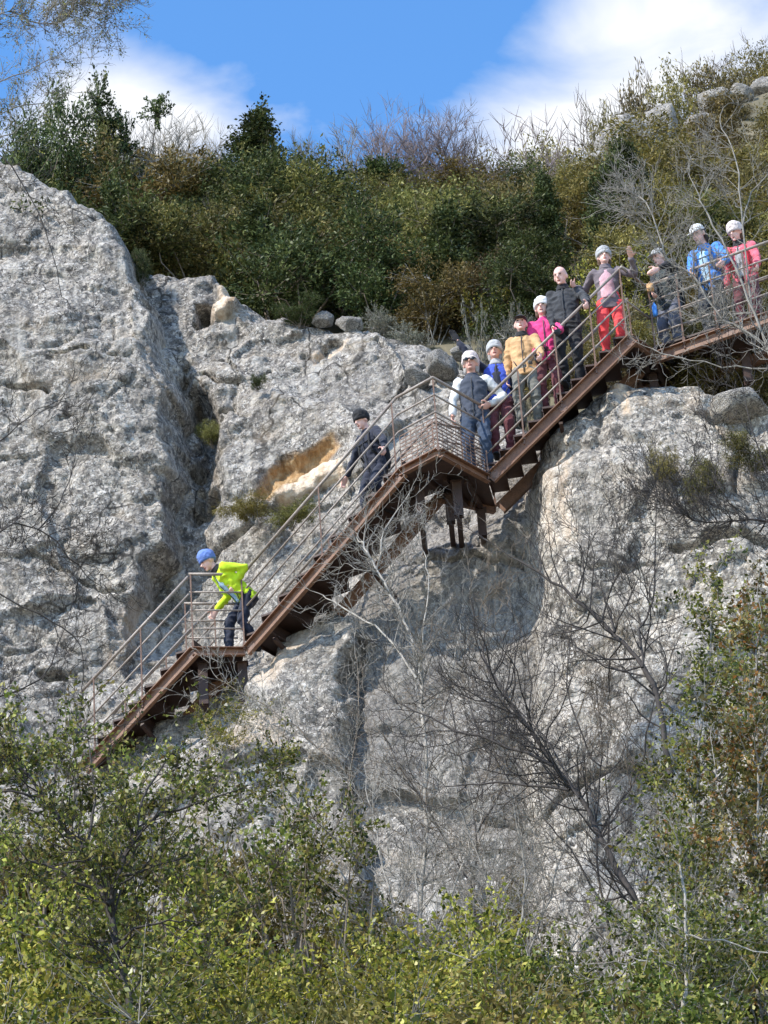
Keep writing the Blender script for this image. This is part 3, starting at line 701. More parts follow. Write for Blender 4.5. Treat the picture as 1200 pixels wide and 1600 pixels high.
# wire mesh guards in the lower half of the corner railing
def mesh_guard(a, b, h0, h1, cx=.10, cz=.055):
    d = b - a; L = np.linalg.norm(d); dn = d / L; mb = MB(); n = back(a, b)
    for i in range(int(L / cx) + 1): mb.box(a + dn * min(L - .01, i * cx + .01) + UPV * (h0 + h1) / 2, .004, .003, (h1 - h0) / 2, dn, n, UPV)
    for i in range(int((h1 - h0) / cz) + 1): mb.box((a + b) / 2 + UPV * (h0 + i * cz), L / 2 - .02, .004, .0065, dn, n, UPV)
    o = sp('mesh_guard', mb, M['mesh'])
mesh_guard(LP + (0, .03, 0), NOSE + (0, .03, 0), .06, .50); mesh_guard(NOSE + (0, .03, 0), RP + (0, .03, 0), .06, .50)
print('STAIR', 'Z', Z1, ZP, ZS, 'flight dz', F1.d, F2.d, F3.d, F4.d, 'treads', [len(v) for v in TR.values()])
for nm, f in (('F1', F1), ('F2', F2), ('F3', F3), ('F4', F4)):
    print(nm, 'slope', math.degrees(math.atan2(f.d[2], np.hypot(f.d[0], f.d[1]))), 'a', f.a, 'b', f.b)
print('plat edges', np.linalg.norm(LP - NOSE), np.linalg.norm(RP - NOSE), LP, NOSE, RP)

# ---------------------------------------------------------------- vegetation
def leaves_mesh(name, pos, dirs, ln, wd, rng):
    n = len(pos); d = dirs / np.linalg.norm(dirs, axis=1, keepdims=True)
    s = np.cross(d, rng.normal(size=(n, 3))); s /= np.maximum(1e-6, np.linalg.norm(s, axis=1, keepdims=True))
    k = rng.uniform(.6, 1.35, (n, 1)); l = d * ln * k; w = s * wd * k * .5
    nm = np.cross(d, s) * (ln * .12) * k
    V = np.stack([pos - l * .5, pos - l * .05 + w + nm, pos + l * .5, pos - l * .05 - w + nm], 1).reshape(-1, 3)
    return mesh_np(name, V, np.arange(n * 4).reshape(-1, 4), False)
def tubes_mesh(name, lines, smooth=True):
    """lines: list of (pts(m,3), radii(m,), sides)"""
    VS, FS, off = [], [], 0
    for pts, rad, n in lines:
        pts = np.asarray(pts, float); m = len(pts)
        t = np.gradient(pts, axis=0); t /= np.maximum(1e-9, np.linalg.norm(t, axis=1, keepdims=True))
        ref = np.array([1.0, 0, 0]) if abs(t[0, 0]) < .8 else np.array([0, 0, 1.0])
        x = np.cross(t, ref); x /= np.maximum(1e-9, np.linalg.norm(x, axis=1, keepdims=True)); y = np.cross(t, x)
        a = np.arange(n) * 2 * np.pi / n
        ring = pts[:, None] + np.asarray(rad)[:, None, None] * (x[:, None] * np.cos(a)[None, :, None] + y[:, None] * np.sin(a)[None, :, None])
        VS.append(ring.reshape(-1, 3))
        i = np.arange(m - 1)[:, None] * n + np.arange(n)[None]; j = np.arange(m - 1)[:, None] * n + (np.arange(n)[None] + 1) % n
        FS.append((np.stack([i, j, j + n, i + n], -1).reshape(-1, 4)) + off); off += m * n
    return mesh_np(name, np.concatenate(VS), np.concatenate(FS), smooth)
def polyline(rng, p, d, L, segs, wig, up=.0, droop=0.0):
    pts = [np.asarray(p, float)]; d = nrm(d)
    for i in range(segs):
        d = nrm(d + rng.normal(size=3) * wig + np.array([0, 0, up - droop * i / segs])); pts.append(pts[-1] + d * L / segs)
    return np.array(pts)
def grow(rng, out, p, d, L, r, level, maxl, kids=(4, 7), spread=.75, up=.12, ratio=.62, wig=.22, tips=None, rmin=.0034):
    segs = 6 if level == 0 else (4 if level == 1 else 3)
    pl = polyline(rng, p, d, L, segs, wig, up)
    rr = np.linspace(r, r * (.35 if level < maxl else .3), segs + 1)
    out.append((pl, rr, 6 if level == 0 else (4 if level == 1 else 3), level))
    if tips is not None and level >= maxl - 1: tips.append(pl)
    if level < maxl:
        for k in range(rng.integers(*kids)):
            t = rng.uniform(.28, 1.0) if k else 1.0
            i = min(segs - 1, int(t * segs)); f = t * segs - i
            q = pl[i] * (1 - f) + pl[i + 1] * f
            dd = nrm(pl[i + 1] - pl[i]); side = rng.normal(size=3); side -= dd * (side @ dd)
            grow(rng, out, q, dd + nrm(side) * spread * rng.uniform(.6, 1.3), L * ratio * rng.uniform(.65, 1.1), max(rmin, r * .55 * (1 - .4 * t)), level + 1, maxl, kids, spread, up, ratio, wig, tips, rmin)
def crown_parts(seed, h, w, style, n_shoot, per, leaf, lw):
    """returns (stem lines, leaf mesh) for a shrub of height h and width w standing at the origin"""
    rng = np.random.default_rng(seed); stems = []; P0, P1 = [], []
    if style == 'column': lobes = [((rng.normal() * .06 * w, rng.normal() * .06 * w, h * z), w * .5 * (1.05 - z) ** .55 * .75, h * .16) for z in (.22, .36, .5, .64, .78, .9)]
    elif style == 'tuft': lobes = [((rng.normal() * .24 * w, rng.normal() * .24 * w, h * rng.uniform(.45, .92)), w * rng.uniform(.13, .22), h * rng.uniform(.07, .12)) for _ in range(11)]
    else: lobes = [((rng.normal() * .21 * w, rng.normal() * .21 * w, h * z), w * rng.uniform(.24, .36), h * rng.uniform(.16, .24)) for z in (.22, .3, .38, .46, .52, .6, .68, .78, .3, .5)]
    per_l = n_shoot // len(lobes)
    for c, rx, rz in lobes:
        c = np.array(c)
        st = polyline(rng, (rng.normal() * .05 * w, rng.normal() * .05 * w, 0), c * np.array([1, 1, 1]) + 1e-3, np.linalg.norm(c), 5, .07)
        st[-1] = c; stems.append((st, np.linspace(.022 * h / 2.5, .007, 6), 5, 0))
        for k in range(per_l):
            v = nrm(rng.normal(size=3)); v[2] = v[2] * .9 + .15
            tip = c + v * np.array([rx, rx, rz]) * rng.uniform(.7, 1.25) + np.array([0, 0, .15 * h * rng.uniform(0, 1) ** 2])
            P0.append(c + (tip - c) * .25); P1.append(tip)
            if k % 3 == 0: stems.append((np.array([c, (c + tip) / 2 + rng.normal(size=3) * .03, tip + (tip - c) * .08]), np.array([.008, .005, .003]), 3, 1))
    P0, P1 = np.array(P0), np.array(P1)
    idx = np.repeat(np.arange(len(P0)), per); t = rng.uniform(0, 1, len(idx)) ** .6
    pos = P0[idx] + (P1 - P0)[idx] * t[:, None] + rng.normal(size=(len(idx), 3)) * leaf * (.45 if style == 'tuft' or leaf < .07 else .8)
    dirs = (P1 - P0)[idx] / np.linalg.norm((P1 - P0)[idx], axis=1, keepdims=True) * .8 + rng.normal(size=(len(idx), 3)) * .75
    keep = pos[:, 2] > .02
    return stems, leaves_mesh('foliage', pos[keep], dirs[keep], leaf, lw, rng)
SHRUB = {}; BARE_LATER = []
def shrub_kind(key, h, w, style, n_shoot, per, leaf, lw, mats, bark, variants=2, seed=0):
    SHRUB[key] = []
    for v in range(variants):
        st, lm = crown_parts(seed + v * 17 + 1, h, w, style, n_shoot, per, leaf, lw)
        tm = tubes_mesh('stems', [(a, b, c) for a, b, c, _ in st]); tm.materials.append(M[bark])
        for mt in mats if isinstance(mats, (list, tuple)) else [mats]:
            lm2 = lm if not lm.materials else lm.copy(); lm2.materials.clear(); lm2.materials.append(M[mt])
            zc = np.empty(len(lm2.vertices) * 3, np.float32); lm2.vertices.foreach_get('co', zc); SHRUB[key].append((float(np.percentile(zc[2::3], 99.5)), w, tm, lm2))
shrub_kind('dark', 3.0, 2.4, 'bush', 360, 40, .085, .032, 'leaf_dark', 'bark_brown', 3, 10)
shrub_kind('mid', 2.6, 2.4, 'bush', 340, 38, .085, .032, 'leaf_mid', 'bark_brown', 3, 50)
shrub_kind('olive', 2.2, 2.2, 'bush', 320, 34, .085, .030, 'leaf_olive', 'bark_grey', 3, 90)
shrub_kind('brown', 1.6, 1.8, 'bush', 260, 28, .08, .028, 'leaf_brown', 'bark_grey', 3, 130)
shrub_kind('column', 4.0, 1.7, 'column', 330, 36, .075, .042, 'leaf_dark', 'bark_brown', 2, 170)
shrub_kind('tuft', 3.4, 2.2, 'tuft', 300, 32, .07, .042, 'leaf_dark', 'bark_dark', 2, 210)
shrub_kind('grey', 1.3, 1.6, 'bush', 260, 26, .05, .022, 'leaf_grey', 'bark_grey', 2, 250)
shrub_kind('fore', 2.6, 2.3, 'bush', 260, 20, .066, .036, 'leaf_fore', 'bark_grey', 3, 290)
shrub_kind('yellow', 2.5, 2.3, 'bush', 260, 19, .068, .038, 'leaf_yellow', 'bark_grey', 3, 330)
shrub_kind('rustleaf', 3.2, 1.7, 'tuft', 260, 11, .066, .036, 'leaf_rust', 'bark_grey', 2, 370)
shrub_kind('sprig', 3.2, 2.0, 'tuft', 280, 11, .060, .033, 'leaf_fore', 'bark_brown', 2, 410)
VR = random.Random(5)
CNAME = {'dark': 'evergreen_shrub', 'mid': 'green_shrub', 'olive': 'olive_shrub', 'brown': 'scrub_bush', 'column': 'juniper_tree', 'tuft': 'evergreen_tree', 'grey': 'grey_shrub',
         'fore': 'leafy_shrub', 'yellow': 'leafy_shrub', 'rustleaf': 'sapling', 'sprig': 'sapling'}
def put_shrub(key, loc, h, w, label, group, var=None, cat=None):
    vs_ = SHRUB[key]; H, Wd, tm, lm = vs_[VR.randrange(len(vs_)) if var is None else var % len(vs_)]
    e = empty(CNAME[key], loc, VR.uniform(0, 6.28)); e.scale = (w / Wd, w / Wd, h / H)
    e.rotation_euler[0] = VR.uniform(-.08, .08); e.rotation_euler[1] = VR.uniform(-.08, .08)
    tag(e, label, cat or ('tree' if key in ('column', 'tuft') else 'sapling' if key in ('rustleaf', 'sprig') else 'shrub'), group)
    link('trunk', tm, e); link('crown', lm, e)
    return e
def hill_shrub(key, px, py, Y, w, label, group='shrubs and trees on the hillside', var=None):
    p = P(px, py, Y); g = float(hill_z(p[0], Y)); h = max(.5, p[2] - g)
    if h < .7 or h > 7: print('HILL', label, 'height', round(h, 2))
    return put_shrub(key, (p[0], Y, g - .05), h, w, label, group, var)
def ledge_shrub(key, px, py, Y, h, w, label, group='shrubs rooted in the rock'):
    p = P(px, py, Y); return put_shrub(key, tuple(p), h, w, label, group)
_m = MB(); _m.tube([(0, 0, 0), (.02, .01, .5), (0, 0, 1)], [.03, .024, .018], 7); STEM = _m.mesh('stem', True); STEM.materials.append(M['bark_grey'])
def low_shrub(key, px, py, Y, w, label, group='leafy bushes in the foreground'):
    """the crown keeps its proportions; the stem reaches down to the ground"""
    p = P(px, py, Y); g = float(low_z(p[0], Y)) - .1; vs_ = SHRUB[key]; H, Wd, tm, lm = vs_[VR.randrange(len(vs_))]
    s = w / Wd; sz = s * VR.uniform(.95, 1.15); off = max(0, (p[2] - g) - H * sz)
    e = empty(CNAME[key], (p[0], Y, g), VR.uniform(0, 6.28)); e.scale = (s, s, sz)
    tag(e, label, 'sapling' if key in ('rustleaf', 'sprig') else 'shrub', group)
    link('trunk', tm, e, None, (0, 0, off / sz)); link('crown', lm, e, None, (0, 0, off / sz))
    st = link('stem', STEM, e); st.scale = (1, 1, off / sz + .3)
    return e

# skyline and thicket, the ones that can be told apart
HS = [('tuft', 188, 150, 49.0, 1.7, 'dark tufted evergreen tree against the white cloud on the left skyline'),
      ('olive', 225, 238, 47.0, 2.6, 'yellowish olive bushy shrub below the tufted tree beside the left buttress'),
      ('mid', 120, 225, 48.0, 1.8, 'green shrub on the skyline just right of the left picture edge trees'),
      ('column', 405, 165, 48.5, 2.0, 'tall dark evergreen tree with spiky top left of centre on the skyline'),
      ('dark', 440, 250, 47.0, 2.4, 'dense dark evergreen shrub below and right of the tall spiky tree'),
      ('dark', 350, 250, 46.5, 2.0, 'dense dark evergreen shrub below and left of the tall spiky tree'),
      ('tuft', 585, 222, 48.5, 1.5, 'small dark tufted tree on the skyline between two bare trees'),
      ('mid', 520, 290, 47.0, 1.8, 'green shrub filling the dip in the skyline below the bare twigs'),
      ('olive', 300, 275, 47.2, 1.8, 'olive shrub under the bare skyline tree left of the tall spiky tree'),
      ('mid', 650, 270, 48.0, 2.2, 'green shrub below the purplish bare trees in the middle skyline'),
      ('olive', 730, 262, 49.0, 2.0, 'olive green shrub at the foot of the right bare skyline tree'),
      ('brown', 800, 255, 51.0, 1.8, 'brownish scrub at the lowest point of the cloud on the skyline'),
      ('olive', 860, 228, 52.0, 2.0, 'olive scrub on the skyline left of the grey crag'),
      ('brown', 905, 188, 55.5, 1.0, 'brown scrub sprouting above the low grey crag'),
      ('brown', 1020, 142, 60.5, 1.5, 'brown scrub on top of the tall grey skyline rock'),
      ('olive', 1075, 118, 58.5, 1.9, 'olive scrub on the ridge between crag and pale boulders'),
      ('brown', 1130, 105, 59.0, 1.7, 'brown scrub on the ridge above the upper pale boulder'),
      ('olive', 1185, 85, 59.5, 2.0, 'olive scrub at the top right corner of the ridge'),
      ('yellow', 780, 432, 41.3, 1.2, 'bright green bush behind the person in the tan jacket'),
      ('yellow', 955, 372, 40.5, 1.2, 'bright green bush behind the waving person in red trousers'),
      ('dark', 850, 400, 41.5, 1.7, 'dark evergreen bush behind the bald person in black jacket'),
      ('dark', 30, 120, 47.5, 2.2, 'dark leafy tree at the upper left picture edge above the buttress')]
for k, px, py, Y, w, lab in HS: hill_shrub(k, px, py, Y, w, lab)
# pale grey shrubs at the foot of the thicket
for i, (px, py, Y, w) in enumerate([(760, 492, 39.6, .75), (715, 500, 39.9, .6), (812, 470, 39.3, .6), (790, 505, 39.2, .5), (640, 500, 40.6, .7), (590, 478, 41.0, .6)]):
    hill_shrub('grey', px, py, Y, w, ['rounded grey-green shrub behind the blue vest', 'grey-green shrub just above the raised black glove', 'grey-green shrub between the tan jacket and the pink jacket',
               'low grey-green shrub behind the blue vest and tan jacket', 'grey-green shrub at the cliff edge left of the raised black glove', 'low grey-green shrub on the cliff edge below the dark thicket'][i], 'grey shrubs at the foot of the thicket')
for i, (px, Y, k, h) in enumerate([(905, 38.6, 'olive', .9), (960, 38.3, 'brown', .8), (1010, 38.6, 'olive', 1.0), (1065, 38.2, 'brown', .8), (1110, 38.7, 'mid', 1.0), (1160, 38.3, 'olive', .8), (1215, 38.6, 'brown', .9), (860, 38.9, 'mid', .9), (820, 39.1, 'olive', .7), (985, 39.4, 'brown', 1.0), (1090, 39.5, 'olive', 1.1), (1180, 39.4, 'mid', 1.1)]):
    x_ = P(px, 500, Y)[0]; put_shrub(k, (x_, Y, float(hill_z(x_, Y)) - .05), h, h * 1.15, ['olive bush right behind the bald person', 'brown bush behind the legs in red trousers', 'olive bush between red trousers and grey cap', 'brown bush behind the grey capped person', 'green bush behind the blue jacket', 'olive bush behind the coral jacket', 'brown bush behind the right end of the walkway', 'green bush behind the pink jacket', 'olive bush behind the tan jacket', 'brown bush uphill of the waving person', 'olive bush uphill of the blue jacket', 'green bush uphill of the coral jacket'][i], 'bushes right behind the upper stairs')
# the thicket that fills the slope
fl = {'dark': 'dark evergreen thicket shrub', 'mid': 'plain green thicket shrub', 'olive': 'olive green scrub shrub', 'brown': 'brownish low scrub bush', 'column': 'upright dark evergreen'}
FR = random.Random(11)
yy = 41.0
while yy < 60:
    xx = -7.2 + FR.uniform(0, 1)
    while xx < 9:
        x, y = xx + FR.uniform(-.4, .4), yy + FR.uniform(-.4, .4)
        ymin = 41.2 - 2.8 * float(sstep(1.2, 3.2, x)); yr = float(np.interp(x, _gx, _yr))
        g = float(hill_z(x, y)); px, py = PX((x, y, g + 1))
        if y > ymin and y < yr + 1 and -160 < px < 1380 and not (px < 60 and y < 44):
            t = float(sstep(.5, 4.5, x + FR.uniform(-1.5, 1.5)))
            key = FR.choices(['dark', 'mid', 'olive', 'brown', 'column'], [(1 - t) * 2.6 + .4, (1 - t) * 2.2 + .6, t * 3 + .4, t * 2.2, 1.3])[0]
            h = {'dark': 2.3, 'mid': 2.0, 'olive': 1.6, 'brown': 1.25, 'column': 2.6}[key] * FR.uniform(.75, 1.25)
            near = [1 for (bx, by, q_) in CRAGS if abs(px - bx) < 60 and -1.0 < q_[1] - y < 2.6]
            if py > 470 and px < 700: h *= .6
            if near and FR.random() < .7: xx += 1.2; continue
            if near: h *= .4
            lim = float(skyline(px)) + FR.uniform(-6, 25); ztop = P(px, lim, y)[2]
            h = min(h, ztop - g)
            if h < .45: xx += 1.15; continue
            zone = ['beside the left buttress', 'around the tall spiky tree', 'below the bare skyline trees', 'behind the tan and pink jackets', 'behind the waving person', 'behind the walkway'][int(np.searchsorted([250, 500, 700, 900, 1040], px))]
            rowp = 'low on' if py > 400 else 'halfway up' if py > 300 else 'high on'
            put_shrub(key, (x, y, g - .08), h, h * FR.uniform(.85, 1.15) * (.5 if key == 'column' else 1), f'{fl[key]} {rowp} the slope {zone}', 'thicket on the hillside')
        xx += 1.15 if yy < 46 else 1.35
    yy += 1.15 if yy < 46 else 1.5
for i, (px, py, Y) in enumerate([(560, 330, 45.5), (640, 345, 45.0), (700, 320, 46), (860, 330, 46.5), (800, 350, 44.5), (940, 300, 48), (1010, 280, 48), (300, 330, 45.5), (500, 400, 43.5), (760, 420, 42.5)]):
    BARE_LATER.append((px, py, Y, ['left of centre', 'in the centre', 'right of centre', 'above the pink jacket', 'above the blue vest', 'above the waving person', 'above the grey cap', 'beside the tall spiky tree', 'just above the cliff edge', 'above the tan jacket'][i]))
# shrubs in the rock
ledge_shrub('dark', 222, 452, 41.0, .75, .38, 'small dark bush in the notch between buttress and middle rock')
ledge_shrub('mid', 332, 700, 39.9, .55, .42, 'small green bush in the dark crevice right of the buttress')
ledge_shrub('dark', 402, 612, 39.6, .3, .22, 'tiny dark tuft growing from the crack above the orange scar')
ledge_shrub('dark', 468, 512, 40.6, .5, .6, 'dark green bush hanging over the cliff edge')
ledge_shrub('olive', 400, 820, 38.5, .55, .6, 'olive bush on the ledge behind the stairs below the orange scar')
ledge_shrub('mid', 455, 830, 38.2, .5, .6, 'green bush behind the railing of the lower flight')
ledge_shrub('olive', 1050, 770, 35.1, .7, .42, 'olive sapling clump growing on the sunny right outcrop')
ledge_shrub('mid', 1100, 800, 35.0, .8, .5, 'green sapling clump right of the olive one on the outcrop')
ledge_shrub('mid', 1180, 750, 34.9, .7, .6, 'dark green bush at the right picture edge on the outcrop')
ledge_shrub('yellow', 350, 1190, 36.3, 1.0, .75, 'narrow sunlit green bush right below the lowest landing')
for i, (px, py, w) in enumerate([(1060, 575, .8), (1130, 585, .9), (1190, 580, .9)]):
    ledge_shrub('brown', px, py, 36.9, .6, w, ['brown scrub under the walkway below the grey capped person', 'brown scrub under the walkway below the blue jacket', 'brown scrub under the walkway at the right picture edge'][i], 'scrub below the walkway')

for i, (px, py, k) in enumerate([(1085, 628, 'olive'), (1140, 632, 'brown'), (1185, 640, 'olive'), (1235, 645, 'brown'), (1040, 618, 'brown')]):
    ledge_shrub(k, px, py, 36.95, .55, .9, ['olive scrub on the ledge behind the top of the right outcrop', 'brown scrub on the ledge behind the smooth boulder', 'olive scrub right of the smooth boulder', 'brown scrub at the right end of the ledge', 'brown scrub at the left end of the ledge under the walkway'][i], 'scrub below the walkway')
# bare trees
BARE = []
for v in range(3):
    rng = np.random.default_rng(600 + v); o = []
    for k in range(3):
        grow(rng, o, (rng.normal() * .05, rng.normal() * .05, 0), (rng.normal() * .25, rng.normal() * .25, 1), 1.7, .05, 0, 3, (6, 9), .8, .12, .6, .14, None, .006)
    th = [(a, b, c) for a, b, c, l in o if l <= 1]; tw = [(a, b, c) for a, b, c, l in o if l > 1]
    BARE.append((tubes_mesh('trunk', th), tubes_mesh('twigs', tw), max(a[:, 2].max() for a, *_ in tw)))
def bare_tree(loc, h, label, bark='bark_grey', v=0, group='bare trees on the skyline', wscale=1.0):
    t, tw, bh = BARE[v % 3]
    e = empty('bare_tree', loc, VR.uniform(0, 6.28)); s = h / bh; e.scale = (s * wscale, s * wscale, s); tag(e, label, 'tree', group)
    for nm, me in (('trunk', t), ('twigs', tw)):
        o = link(nm, me, e)
        if not me.materials: me.materials.append(M[bark])
        o.material_slots[0].link = 'OBJECT'; o.material_slots[0].material = M[bark]
    return e
def hill_bare(px, py, Y, label, bark='bark_grey', v=0, wscale=1.0):
    p = P(px, py, Y); g = float(hill_z(p[0], Y)); bare_tree((p[0], Y, g), p[2] - g, label, bark, v, wscale=wscale)
hill_bare(300, 165, 49.0, 'pale bare tree on the skyline against the left cloud', 'bark_pale', 0)
hill_bare(255, 200, 49.6, 'smaller pale bare tree beside the dark tufted tree', 'bark_grey', 1)
hill_bare(545, 190, 49.3, 'bare grey tree on the skyline left of the small tufted tree', 'bark_grey', 2)
hill_bare(630, 185, 49.5, 'bare purplish tree in the middle of the skyline', 'bark_mauve', 1)
hill_bare(700, 172, 49.8, 'tallest bare tree on the skyline right of the centre', 'bark_mauve', 0)
hill_bare(755, 220, 50.2, 'low bare tree at the right end of the skyline group', 'bark_mauve', 2)
hill_bare(465, 195, 49.2, 'thin bare tree right behind the tall spiky evergreen', 'bark_grey', 2, .7)
hill_bare(1175, 45, 60.0, 'bare reddish bush at the top of the ridge in the right corner', 'bark_brown', 1)
hill_bare(1090, 95, 60.0, 'bare bush on the ridge above the pale boulders', 'bark_brown', 2)
hill_bare(1000, 140, 58.8, 'low bare bush over the grey crag', 'bark_brown', 0)
hill_bare(150, 200, 49.5, 'bare twiggy tree left of the dark tufted tree', 'bark_grey', 0, .8)

hill_bare(590, 200, 49.9, 'bare purplish tree behind the small tufted tree', 'bark_mauve', 0)
hill_bare(665, 200, 50.0, 'bare purplish tree between the middle and the tallest bare trees', 'bark_mauve', 2)
hill_bare(730, 195, 50.2, 'bare purplish tree just right of the tallest bare tree', 'bark_mauve', 1)
hill_bare(340, 190, 49.4, 'bare twiggy tree left behind the tall spiky evergreen', 'bark_pale', 1)
hill_bare(820, 225, 51.0, 'short bare bush on the skyline left of the crag', 'bark_mauve', 0)
hill_bare(905, 165, 55.5, 'bare bush above the low grey crag', 'bark_mauve', 1)
for i, (px, py, Y, w_) in enumerate(BARE_LATER): hill_bare(px, py, Y, 'bare grey crown rising out of the thicket ' + w_, ['bark_grey', 'bark_mauve'][i % 2], i)
def smooth_line(rng, pts, jit):
    pts = np.asarray(pts, float); out = []
    for i in range(len(pts) - 1):
        p0, p1, p2, p3 = pts[max(i - 1, 0)], pts[i], pts[i + 1], pts[min(i + 2, len(pts) - 1)]
        for t in np.linspace(0, 1, 5)[:-1]:
            q = .5 * ((2 * p1) + (-p0 + p2) * t + (2 * p0 - 5 * p1 + 4 * p2 - p3) * t * t + (-p0 + 3 * p1 - 3 * p2 + p3) * t ** 3)
            out.append(q + rng.normal(size=3) * jit)
    out.append(pts[-1]); return np.array(out)
def branch_tree(name, label, lines, bark, seed, twig_mat=None, twigs=8, tlen=.55, maxl=2, leaf=None, per=5, group=None, cat='tree', up=.1, spread=.9, root=True, tip=True):
    """lines: ([(px, py)...], Y0, Y1, r0, r1); the first one is carried down to the ground"""
    rng = np.random.default_rng(seed); main, tw, tips = [], [], []
    for li, (pp, Y0, Y1, r0, r1) in enumerate(lines):
        n = len(pp); pts = [P(a, b, Y0 + (Y1 - Y0) * i / (n - 1)) for i, (a, b) in enumerate(pp)]
        rr0 = r0
        if li == 0 and root:
            g = pts[0] + np.array([rng.normal() * .2, rng.normal() * .2, 0]); g[2] = float(low_z(g[0], g[1])) - .1
            pts = [g, (g + pts[0]) / 2 + rng.normal(size=3) * .08] + pts
        pl = smooth_line(rng, pts, .012); rad = np.linspace(rr0, r1, len(pl)) * rng.uniform(.9, 1.1, len(pl))
        main.append((pl, rad, 7))
        L = np.linalg.norm(np.diff(pl, axis=0), axis=1).sum(); k = int(twigs * L)
        o = []
        for q in range(k):
            i = rng.integers(len(pl) // 6, len(pl) - 1) if not (li == 0 and root) else rng.integers(len(pl) // 3, len(pl) - 1)
            dd = nrm(pl[i + 1] - pl[i]); s = rng.normal(size=3); s -= dd * (s @ dd); s[1] *= .6
            grow(rng, o, pl[i], dd * .7 + nrm(s) * spread, tlen * rng.uniform(.5, 1.2), min(.011, rad[i] * .55), 1, maxl + 1, (3, 6), .85, up, .62, .24, tips)
        if tip: grow(rng, o, pl[-1], pl[-1] - pl[-2], tlen, r1 * .9, 1, maxl + 1, (4, 6), .75, up, .62, .22, tips)
        tw += [(a, b, c) for a, b, c, l in o]
    loc = Vector(main[0][0][0]); e = empty(name, loc); tag(e, label, cat, group)
    T = Matrix.Translation(-loc)
    me = tubes_mesh('trunk', main); me.transform(T); link('trunk', me, e, M[bark])
    if tw: me = tubes_mesh('twigs', tw); me.transform(T); link('twigs', me, e, M[twig_mat or bark])
    if leaf:
        tp = np.concatenate(tips); idx = rng.integers(0, len(tp), len(tips) * per)
        me = leaves_mesh('foliage', tp[idx] + rng.normal(size=(len(idx), 3)) * .025, rng.normal(size=(len(idx), 3)) + np.array([0, 0, .2]), leaf[1], leaf[1] * .55, rng)
        me.transform(T); link('foliage', me, e, M[leaf[0]])
    return e
branch_tree('bare_tree', 'dark branched bare tree standing in front of the right rock outcrop',
    [([(1075, 1560), (1000, 1420), (950, 1330), (910, 1250), (865, 1195), (800, 1100), (765, 1050)], 27, 28.5, .045, .014),
     ([(1045, 1215), (1032, 1110), (1005, 1040), (960, 990), (880, 920), (815, 878)], 27.5, 28.5, .034, .011),
     ([(1005, 1040), (1000, 985), (1020, 940), (1024, 830)], 27.7, 28, .016, .006), ([(960, 990), (950, 940), (930, 900)], 28, 28.4, .013, .005),
     ([(865, 1195), (770, 1160), (690, 1130), (620, 1098)], 27.6, 28.3, .017, .006), ([(890, 1235), (800, 1222), (712, 1228)], 27.4, 28, .016, .006),
     ([(905, 1250), (850, 1150), (780, 1080)], 27.4, 28.1, .013, .005)],
    'bark_dark', 31, 'bark_dark', 7, .8, 2, spread=1.2, up=.16)
branch_tree('bare_tree', 'slender pale bare tree in front of the shaded wall under the platform',
    [([(655, 1560), (658, 1430), (666, 1250), (660, 1100), (650, 1010), (610, 930), (575, 862), (560, 845)], 30, 31.5, .035, .010),
     ([(650, 1060), (600, 990), (545, 955), (505, 930)], 30.6, 31.2, .014, .006), ([(652, 1050), (664, 980), (669, 900), (662, 862)], 30.6, 30.8, .010, .005),
     ([(660, 1120), (700, 1060), (720, 980)], 30.5, 30.9, .010, .005), ([(590, 890), (600, 830), (640, 770)], 31.2, 31.5, .012, .005)],
    'bark_pale', 32, 'bark_grey', 9, .5, 2)
branch_tree('bare_shrub', 'whitish twiggy bare bush below the pale slender tree',
    [([(640, 1600), (625, 1480), (600, 1360), (575, 1250)], 29, 29.6, .02, .006), ([(640, 1560), (690, 1440), (730, 1330), (735, 1240)], 29, 29.4, .016, .005),
     ([(625, 1500), (570, 1420), (510, 1330), (480, 1290)], 29, 29.5, .014, .005), ([(650, 1540), (760, 1430), (830, 1330)], 28.8, 29.3, .014, .005), ([(640, 1500), (655, 1400), (640, 1300)], 29, 29.2, .012, .005)],
    'bark_pale', 33, 'bark_pale', 8, .55, 2, cat='shrub')
branch_tree('bare_shrub', 'grey twiggy bare bush in front of the lower right rock',
    [([(800, 1600), (790, 1480), (760, 1370), (720, 1270)], 28, 28.7, .02, .006), ([(805, 1540), (850, 1430), (880, 1330), (890, 1270)], 28, 28.5, .016, .005),
     ([(800, 1500), (820, 1400), (810, 1290), (790, 1200)], 28, 28.4, .014, .005), ([(810, 1560), (910, 1460), (980, 1380)], 27.8, 28.3, .014, .005)],
    'bark_grey', 34, 'bark_grey', 7, .6, 2, cat='shrub')
branch_tree('bare_shrub', 'brown twiggy bare bush in front of the shaded lower wall',
    [([(760, 1560), (740, 1440), (745, 1300), (720, 1180), (700, 1080)], 29.5, 30.2, .018, .006), ([(745, 1300), (800, 1200), (830, 1100), (820, 1000)], 29.8, 30.2, .013, .005), ([(742, 1400), (690, 1300), (640, 1220), (600, 1150)], 29.7, 30.1, .012, .005),
     ([(750, 1250), (770, 1150), (765, 1040), (740, 960)], 29.9, 30.3, .011, .005)],
    'bark_dark', 51, 'bark_brown', 6, .75, 2, cat='shrub')
branch_tree('bare_shrub', 'brown twiggy bare bush in front of the sunny outcrop beside the dark branches',
    [([(960, 1580), (950, 1450), (930, 1320), (940, 1180), (930, 1060)], 28.6, 29.4, .018, .006), ([(935, 1300), (1000, 1200), (1020, 1100), (1060, 1000)], 28.9, 29.3, .013, .005), ([(945, 1420), (890, 1330), (850, 1280), (840, 1200)], 28.8, 29.2, .012, .005),
     ([(935, 1200), (890, 1100), (890, 1000)], 29, 29.4, .011, .005)],
    'bark_dark', 52, 'bark_brown', 6, .75, 2, cat='shrub')
